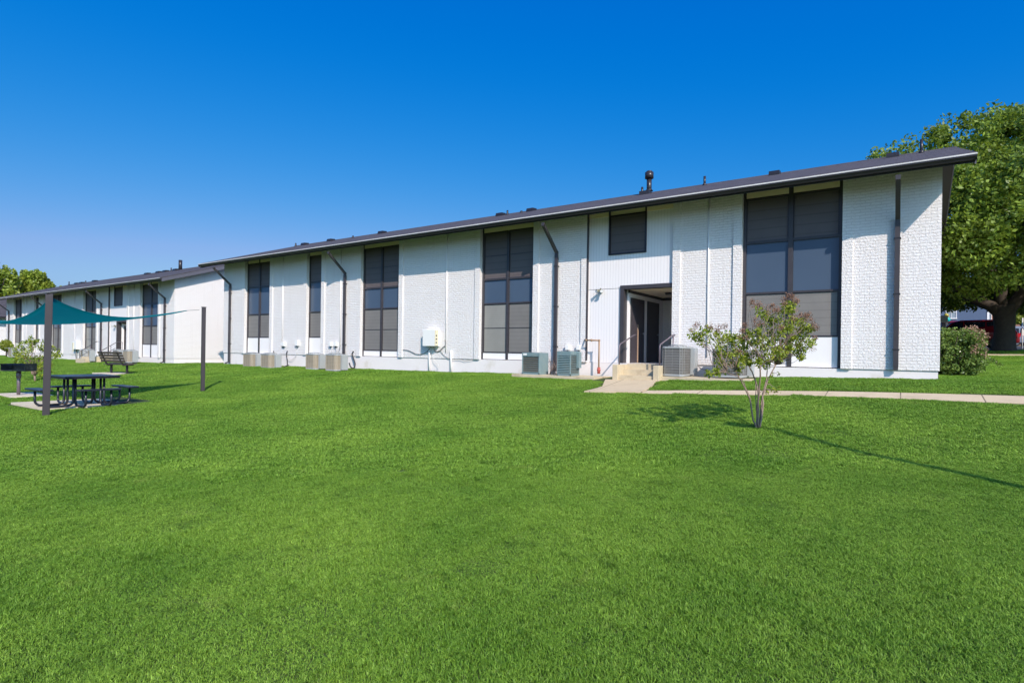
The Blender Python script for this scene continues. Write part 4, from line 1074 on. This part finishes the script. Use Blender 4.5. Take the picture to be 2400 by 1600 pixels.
# weeds against the wall
for k, (x, y, h_) in enumerate(((1296, 868, .55), (1288, 872, .4), (1301, 873, .35))):
    w0 = onY(x, y, FY-.35); w0.z = T(w0.x, w0.y)
    mb = MB()
    for q in range(4): mb.tube([(0, 0, 0), (random.uniform(-.12, .12), 0, h_*.5), (random.uniform(-.25, .2), random.uniform(-.1, .1), h_*random.uniform(.8, 1.3))], [.007, .006, .003], 5)
    o = mb.build('weed_stalk', 'mbark', None, w0); tag(o, ['tall dry weed stalks beside the dark downspout foot', 'middle dry weed stalks beside the blue green unit', 'short dry weed stalks behind the blue green unit'][k], 'weed', 'dry weeds by the downspout')

# ------------------------------------------------------------------ cars
def car(loc, rz, L, H, paint, label, kind='suv'):
    r = empty('parked_car', loc, label, 'car', None, rz)
    hw = .92; wb = L*.29
    zb = .32; zs = H*.56
    def side_profile():
        f_ = L/2
        return [(-f_, zb+.08), (-f_+.03, zs-.12), (-f_+.12, zs), (-f_+.35, H-.18), (-f_+.62, H-.03), (-f_+1.2, H), (f_-2.1, H-.02), (f_-1.65, H-.14), (f_-1.05, zs+.03), (f_-.35, zs-.10), (f_-.05, zs-.26), (f_, zb+.18), (f_-.05, zb), (-f_+.08, zb)]
    pr = side_profile(); mb = MB()
    # tumblehome: narrower above the belt line
    n_ = len(pr); lay = []
    for yy, k in ((-1, 0), (-.97, 1), (.97, 1), (1, 0)): lay.append((yy, k))
    vs = []
    for s_ in (-1, 1):
        for (x, z) in pr:
            yy = hw if z <= zs+.01 else hw-.20*(z-zs)/(H-zs)
            vs.append((x, s_*yy, z))
    f = [tuple(range(n_))[::-1], tuple(range(n_, 2*n_))]+[(i, (i+1) % n_, n_+(i+1) % n_, n_+i) for i in range(n_)]
    mb.add(vs, f, False); b = mb.build('body', paint, r, bevel=.05)
    # windows
    def yat(z): return hw-.20*(z-zs)/(H-zs)+.006
    for s_ in (-1, 1):
        for (a0, a1, b0, b1) in ((-L/2+.50, -L/2+.75, -L/2+1.45, -L/2+1.45), (-L/2+1.53, -L/2+1.53, -L/2+2.45, -L/2+2.45), (-L/2+2.53, -L/2+2.53, L/2-1.25, L/2-1.85)):
            z0, z1 = zs+.04, H-.13
            g_ = MB(); q = [(a0, s_*yat(z0), z0), (b0, s_*yat(z0), z0), (b1, s_*yat(z1), z1), (a1, s_*yat(z1), z1)]
            q2 = [(x, y-s_*.03, z) for x, y, z in q]
            g_.add(q+q2, [(0, 1, 2, 3), (7, 6, 5, 4), (0, 4, 5, 1), (1, 5, 6, 2), (2, 6, 7, 3), (3, 7, 4, 0)]); g_.build('window', 'glass', r)
        tl = MB(); tl.box(-L/2-.012, -L/2+.16, s_*(hw-.24) if s_ > 0 else -hw-.008, hw+.008 if s_ > 0 else -(hw-.24), zs-.28, zs-.06); tl.build('tail_light', 'lamp_red', r)
        hl = MB(); hl.box(L/2-.30, L/2-.02, (hw-.30) if s_ > 0 else -hw-.006, hw+.006 if s_ > 0 else -(hw-.30), zs-.36, zs-.20); hl.build('headlight', 'lampglass', r)
        for x in (-wb, wb):
            t_ = MB(); t_.tube([(x, s_*(hw-.20), .33), (x, s_*(hw+.015), .33)], .335, 22); wh = t_.build('wheel', 'tyre', r)
            q = MB(); q.tube([(x, s_*(hw+.016), .33), (x, s_*(hw+.028), .33)], .21, 18); q.build('rim', 'rim', wh)
        mi = MB(); mi.box(L/2-1.75, L/2-1.6, s_*hw if s_ > 0 else -hw-.17, hw+.17 if s_ > 0 else -hw, zs+.06, zs+.2); mi.build('mirror', paint, r)
        hn = MB(); hn.box(-L/2+2.3, -L/2+2.45, s_*hw if s_ > 0 else -hw-.03, hw+.03 if s_ > 0 else -hw, zs-.1, zs-.07); hn.build('handle', 'rim', r)
    rw = MB(); rw.box(-L/2+.10, -L/2+.19, -hw+.22, hw-.22, zs+.05, zs+.06); rw.build('rear_trim', 'black', r)
    return r
def park(px, d, L, H, paint, label, dx=0, rz=0.0):
    c = atD(px, 800, d); z = T(c.x, c.y)+.02; return car((c.x, c.y, z), rz, L, H, paint, label)
park(2262, 34, 4.7, 1.68, 'red', 'dark red crossover parked behind the big tree trunk', rz=pi+.0)
park(2236, 38.5, 4.6, 1.80, 'maroon', 'maroon wagon showing only its roof beyond the red crossover', rz=0)
park(2426, 48, 4.6, 1.75, 'blue', 'bright blue car at the right edge beyond the trunk', rz=pi)
park(2424, 36, 4.6, 1.35, 'silver', 'blue grey car low at the right edge beside the trunk', rz=0)

# distant houses
def house(px, d, w_, h_, wallm, label, rz=0, cols=3):
    c = atD(px, 800, d); c.z = T(c.x, c.y)
    r = empty('town_house', c, label, 'house', None, rz)
    MB().box(-w_/2, w_/2, 0, 8, -.3, h_).build('wall', wallm, r)
    mb = MB(); mb.prism([(-.5, h_-.05), (4, h_+2.2), (8.5, h_-.05), (8.5, h_-.2), (4, h_+2.0), (-.5, h_-.2)], -w_/2-.4, w_/2+.4, 'x'); mb.build('roof', 'shingle', r)
    for k in range(cols):
        x = -w_/2+(k+.5)*w_/cols
        for z in (1.0, 3.6):
            if z+1.4 < h_:
                f = MB(); f.box(x-.55, x-.48, -.06, .02, z, z+1.5); f.box(x+.48, x+.55, -.06, .02, z, z+1.5); f.box(x-.48, x+.48, -.06, .02, z+1.42, z+1.5); f.box(x-.6, x+.6, -.10, .02, z-.12, z)
                f.box(x-.02, x+.02, -.05, .02, z, z+1.42); f.box(x-.48, x+.48, -.05, .018, z+.7, z+.75)
                fr = f.build('window', 'white', r); MB().box(x-.48, x+.48, -.015, .015, z, z+1.42).build('pane', 'paleglass', fr)
    return r
hA = house(2228, 72, 7.5, 5.8, 'bluewall', 'slate blue house seen under the big tree beyond the cars', TH*0, 1)
hB = house(2310, 74, 9.0, 5.8, 'redbrick', 'red brown brick house with white columns beyond the cars', 0, 3)
for x in (-4.1, -1.6, 1.5): MB().box(x-.22, x+.22, -1.6, -1.2, -.3, 5.6).build('column', 'white', hB)
MB().box(3.5, 3.72, -.05, .02, -.3, 5.8).build('corner_trim', 'white', hA)
# sign, balloons
sg = atD(2210, 746, 33); zg = T(sg.x, sg.y)
s_ = empty('sign_board', (sg.x, sg.y, zg), 'plain cream board on a post just beyond the building corner', 'sign')
mb = MB(); mb.box(-.30, .22, -.03, .03, 1.55, 1.95); mb.build('board', 'cream', s_); mb = MB(); mb.tube([(-.1, .05, -.1), (-.1, .05, 1.6)], .03, 8); mb.build('post', 'rim', s_)
for (x, y, m_, lab, R_) in ((2221, 749, 'teal', 'teal balloon above the maroon car', .16), (2217.5, 739.5, 'olive', 'yellow balloon just above the teal one', .15)):
    c = atD(x, y, 36); b = empty('balloon', c, lab, 'balloon', 'balloons tied beyond the building corner')
    MB().ball((0, 0, 0), R_*.88, R_*.88, R_).build('skin', m_, b); mb = MB(); mb.tube([(0, 0, -R_), (0, .03, T(c.x, c.y)-c.z)], .004, 4); mb.build('string', 'wcable', b)
sg = atD(2396, 770, 32); zg = T(sg.x, sg.y)
s_ = empty('sign_post', (sg.x, sg.y, zg), 'white placard on a thin white pole at the right edge', 'sign')
MB().tube([(0, 0, -.1), (0, 0, 1.75)], .03, 8).build('pole', 'plastic', s_); MB().box(-.03, .34, -.045, -.031, .75, 1.08).build('placard', 'plastic', s_)

# lamp standing behind the photographer whose long shadow crosses the lawn
ge = hit(1812, 1008); tt = 6.4
lb = Vector((ge.x+1.31*tt, ge.y-1.0*tt, 0)); lb.z = T(lb.x, lb.y)
lmp = empty('street_lamp', lb, 'tall slim lamp post outside the view casting the long shadow on the lawn', 'street lamp')
Hl = 1.22*tt+ge.z-lb.z
mb = MB(); mb.tube([(0, 0, -.2), (0, 0, Hl)], [.10, .06], 12); mb.build('pole', 'black', lmp)
mb = MB(); mb.tube([(0, 0, Hl-.1), (-.35, .1, Hl+.03)], .035, 8); mb.build('arm', 'black', lmp)
mb = MB(); mb.box(-.75, -.25, -.04, .24, Hl, Hl+.12); mb.build('lamp_head', 'black', lmp, bevel=.02)

# ------------------------------------------------------------------ grass
def tile(name, size, nb, hmin, hmax, wd, seed):
    r = np.random.default_rng(seed)
    x = r.uniform(-size/2, size/2, nb); y = r.uniform(-size/2, size/2, nb)
    cl = np.array([mnoise.noise(Vector((a*9/size*.5, b_*9/size*.5, seed))) for a, b_ in zip(x, y)])
    h = r.uniform(hmin, hmax, nb)*(1+.45*cl); t = r.uniform(0, 2*pi, nb); lean = r.uniform(.25, 1.6, nb)*h; lt = t+r.normal(0, .8, nb)
    w_ = wd*r.uniform(.7, 1.3, nb)
    ux, uy = np.cos(t), np.sin(t); px_, py_ = -np.sin(lt), np.cos(lt)
    z0 = np.full(nb, -.012)
    P0 = np.stack([x-ux*w_/2, y-uy*w_/2, z0], 1); P1 = np.stack([x+ux*w_/2, y+uy*w_/2, z0], 1)
    P2 = np.stack([x+ux*w_*.42+px_*lean*.35, y+uy*w_*.42+py_*lean*.35, h*.62], 1); P3 = np.stack([x-ux*w_*.42+px_*lean*.35, y-uy*w_*.42+py_*lean*.35, h*.62], 1)
    P4 = np.stack([x+px_*lean, y+py_*lean, h*.95], 1)
    v = np.stack([P0, P1, P2, P3, P4], 1).reshape(-1, 3)
    me = bpy.data.meshes.new(name); me.vertices.add(5*nb); me.vertices.foreach_set('co', v.ravel())
    b0 = np.arange(nb)*5
    loops = np.stack([b0, b0+1, b0+2, b0+3, b0+3, b0+2, b0+4], 1).ravel().astype(np.int32)
    me.loops.add(7*nb); me.loops.foreach_set('vertex_index', loops)
    ls = np.stack([np.arange(nb)*7, np.arange(nb)*7+4], 1).ravel().astype(np.int32); lt_ = np.tile([4, 3], nb).astype(np.int32)
    me.polygons.add(2*nb); me.polygons.foreach_set('loop_start', ls); me.polygons.foreach_set('loop_total', lt_)
    me.update(); me.validate(); me.materials.append(M['grass']); return me
PAVED += [[(-31.62, FY+.02), (.78, FY+.02), (.78, FY+10.2), (-31.62, FY+10.2)], [(-70, 17.52), (-37.6, 17.52), (-37.6, 27.7), (-70, 27.7)],
          [(-7.75, 15.7), (-5.4, 15.7), (-5.4, FY+.1), (-7.75, FY+.1)], [(-46.5, 15.1), (-44.8, 15.1), (-44.8, 17.6), (-46.5, 17.6)]]
BBOX = [(min(p[0] for p in q), max(p[0] for p in q), min(p[1] for p in q), max(p[1] for p in q)) for q in PAVED]
def inside_paved(x, y):
    if y > 36.6: return True
    for q, bb_ in zip(PAVED, BBOX):
        if not (bb_[0] <= x <= bb_[1] and bb_[2] <= y <= bb_[3]): continue
        ins = False; j = len(q)-1
        for i in range(len(q)):
            if (q[i][1] > y) != (q[j][1] > y) and x < (q[j][0]-q[i][0])*(y-q[i][1])/(q[j][1]-q[i][1])+q[i][0]: ins = not ins
            j = i
        if ins: return True
    return False
def in_view(x, y, m_=1.08):
    d = -x*S_+y*C_; l = x*C_+y*S_
    if d < .8: return False
    if abs(l/d)*FPX > 1200*m_+80: return False
    return FPX*(E-T(x, y))/d < 860*m_
EDGE = []
def scatter(name, size, dmin, dmax, step, src, label, fine_edge=False):
    pts = []; rots = []; scl = []
    if size < .3:
        cells = [(x, y) for x, y in EDGE if not any(inside_paved(x+a*.085, y+b_*.085) for a in (-1, 1) for b_ in (-1, 1))]
    else: cells = [((i+.5)*step, (j+.5)*step) for i in range(int(-75/step), int(24/step)) for j in range(0, int(36.6/step))]
    if 1:
        for x, y in cells:
            d = -x*S_+y*C_
            if not (dmin <= d < dmax) or not in_view(x, y): continue
            if y > 17.4 and x < .8 and not (-37.6 < x < -31.6): continue
            h_ = size*.52
            if size > .3 and any(inside_paved(x+a*h_, y+b_*h_) for a in (-1, -.33, .33, 1) for b_ in (-1, -.33, .33, 1)):
                m_ = int(round(step/.2))
                for a in range(m_):
                    for b_ in range(m_): EDGE.append((x-step/2+(a+.5)*.2, y-step/2+(b_+.5)*.2))
                continue
            nzv = mnoise.noise(Vector((x*1.3, y*1.3, 3)))+.6*mnoise.noise(Vector((x*.35, y*.35, 9)))
            gx = (T(x+.3, y)-T(x-.3, y))/.6; gy = (T(x, y+.3)-T(x, y-.3))/.6
            k = random.randrange(4)
            rm = Matrix(((1, 0, 0), (0, 1, 0), (0, 0, 1)))
            q = Vector((-gx, -gy, 1)).normalized(); qq = Vector((0, 0, 1)).rotation_difference(q) @ Matrix.Rotation(k*pi/2+random.uniform(-.1, .1), 3, 'Z').to_quaternion()
            pts.append((x, y, T(x, y))); e_ = qq.to_euler(); rots.append(tuple(e_)); scl.append(max(.45, 1+.55*nzv+random.uniform(-.2, .2)))
    me = bpy.data.meshes.new(name); me.from_pydata(pts, [], [])
    a = me.attributes.new('rot', 'FLOAT_VECTOR', 'POINT'); a.data.foreach_set('vector', np.array(rots, dtype=np.float32).ravel())
    a = me.attributes.new('hs', 'FLOAT', 'POINT'); a.data.foreach_set('value', np.array(scl, dtype=np.float32))
    o = bpy.data.objects.new(name, me); COL.objects.link(o); tag(o, kind='stuff')
    ng = bpy.data.node_groups.new(name+' scatter', 'GeometryNodeTree')
    ng.interface.new_socket('Geometry', in_out='INPUT', socket_type='NodeSocketGeometry'); ng.interface.new_socket('Geometry', in_out='OUTPUT', socket_type='NodeSocketGeometry')
    gi = ng.nodes.new('NodeGroupInput'); gout = ng.nodes.new('NodeGroupOutput')
    oi = ng.nodes.new('GeometryNodeObjectInfo'); oi.inputs['Object'].default_value = src; oi.transform_space = 'ORIGINAL'; oi.inputs['As Instance'].default_value = True
    ip = ng.nodes.new('GeometryNodeInstanceOnPoints'); na = ng.nodes.new('GeometryNodeInputNamedAttribute'); na.data_type = 'FLOAT_VECTOR'; na.inputs['Name'].default_value = 'rot'
    e2r = ng.nodes.new('FunctionNodeEulerToRotation'); ng.links.new(na.outputs['Attribute'], e2r.inputs[0])
    nb_ = ng.nodes.new('GeometryNodeInputNamedAttribute'); nb_.data_type = 'FLOAT'; nb_.inputs['Name'].default_value = 'hs'
    cx_ = ng.nodes.new('ShaderNodeCombineXYZ'); cx_.inputs[0].default_value = 1; cx_.inputs[1].default_value = 1; ng.links.new(nb_.outputs['Attribute'], cx_.inputs[2])
    ng.links.new(gi.outputs[0], ip.inputs['Points']); ng.links.new(oi.outputs['Geometry'], ip.inputs['Instance'])
    ng.links.new(e2r.outputs[0], ip.inputs['Rotation']); ng.links.new(cx_.outputs[0], ip.inputs['Scale']); ng.links.new(ip.outputs[0], gout.inputs[0])
    md = o.modifiers.new('scatter', 'NODES'); md.node_group = ng
    print(name, len(pts)); return o
def source(name, me):
    o = bpy.data.objects.new(name, me); COL.objects.link(o); o.hide_render = True; o.location = (0, -20, T(0, -20)); tag(o, kind='stuff'); return o
s1 = source('grass_patch', tile('grass_patch', .44, 4700, .015, .031, .0045, 1))
s2_ = source('grass_patch', tile('grass_patch_far', .66, 2900, .020, .042, .0095, 2))
s3 = source('grass_patch', tile('grass_patch_edge', .22, 300, .022, .042, .011, 3))
scatter('grass', .44, .8, 7.5, .4, s1, '')
scatter('grass', .66, 7.1, 22, .6, s2_, '')
s4 = source('grass_patch', tile('grass_patch_distant', 1.3, 2800, .028, .05, .022, 4))
scatter('grass', 1.3, 21.3, 75, 1.2, s4, '')
scatter('grass', .20, 0, 90, .2, s3, '')
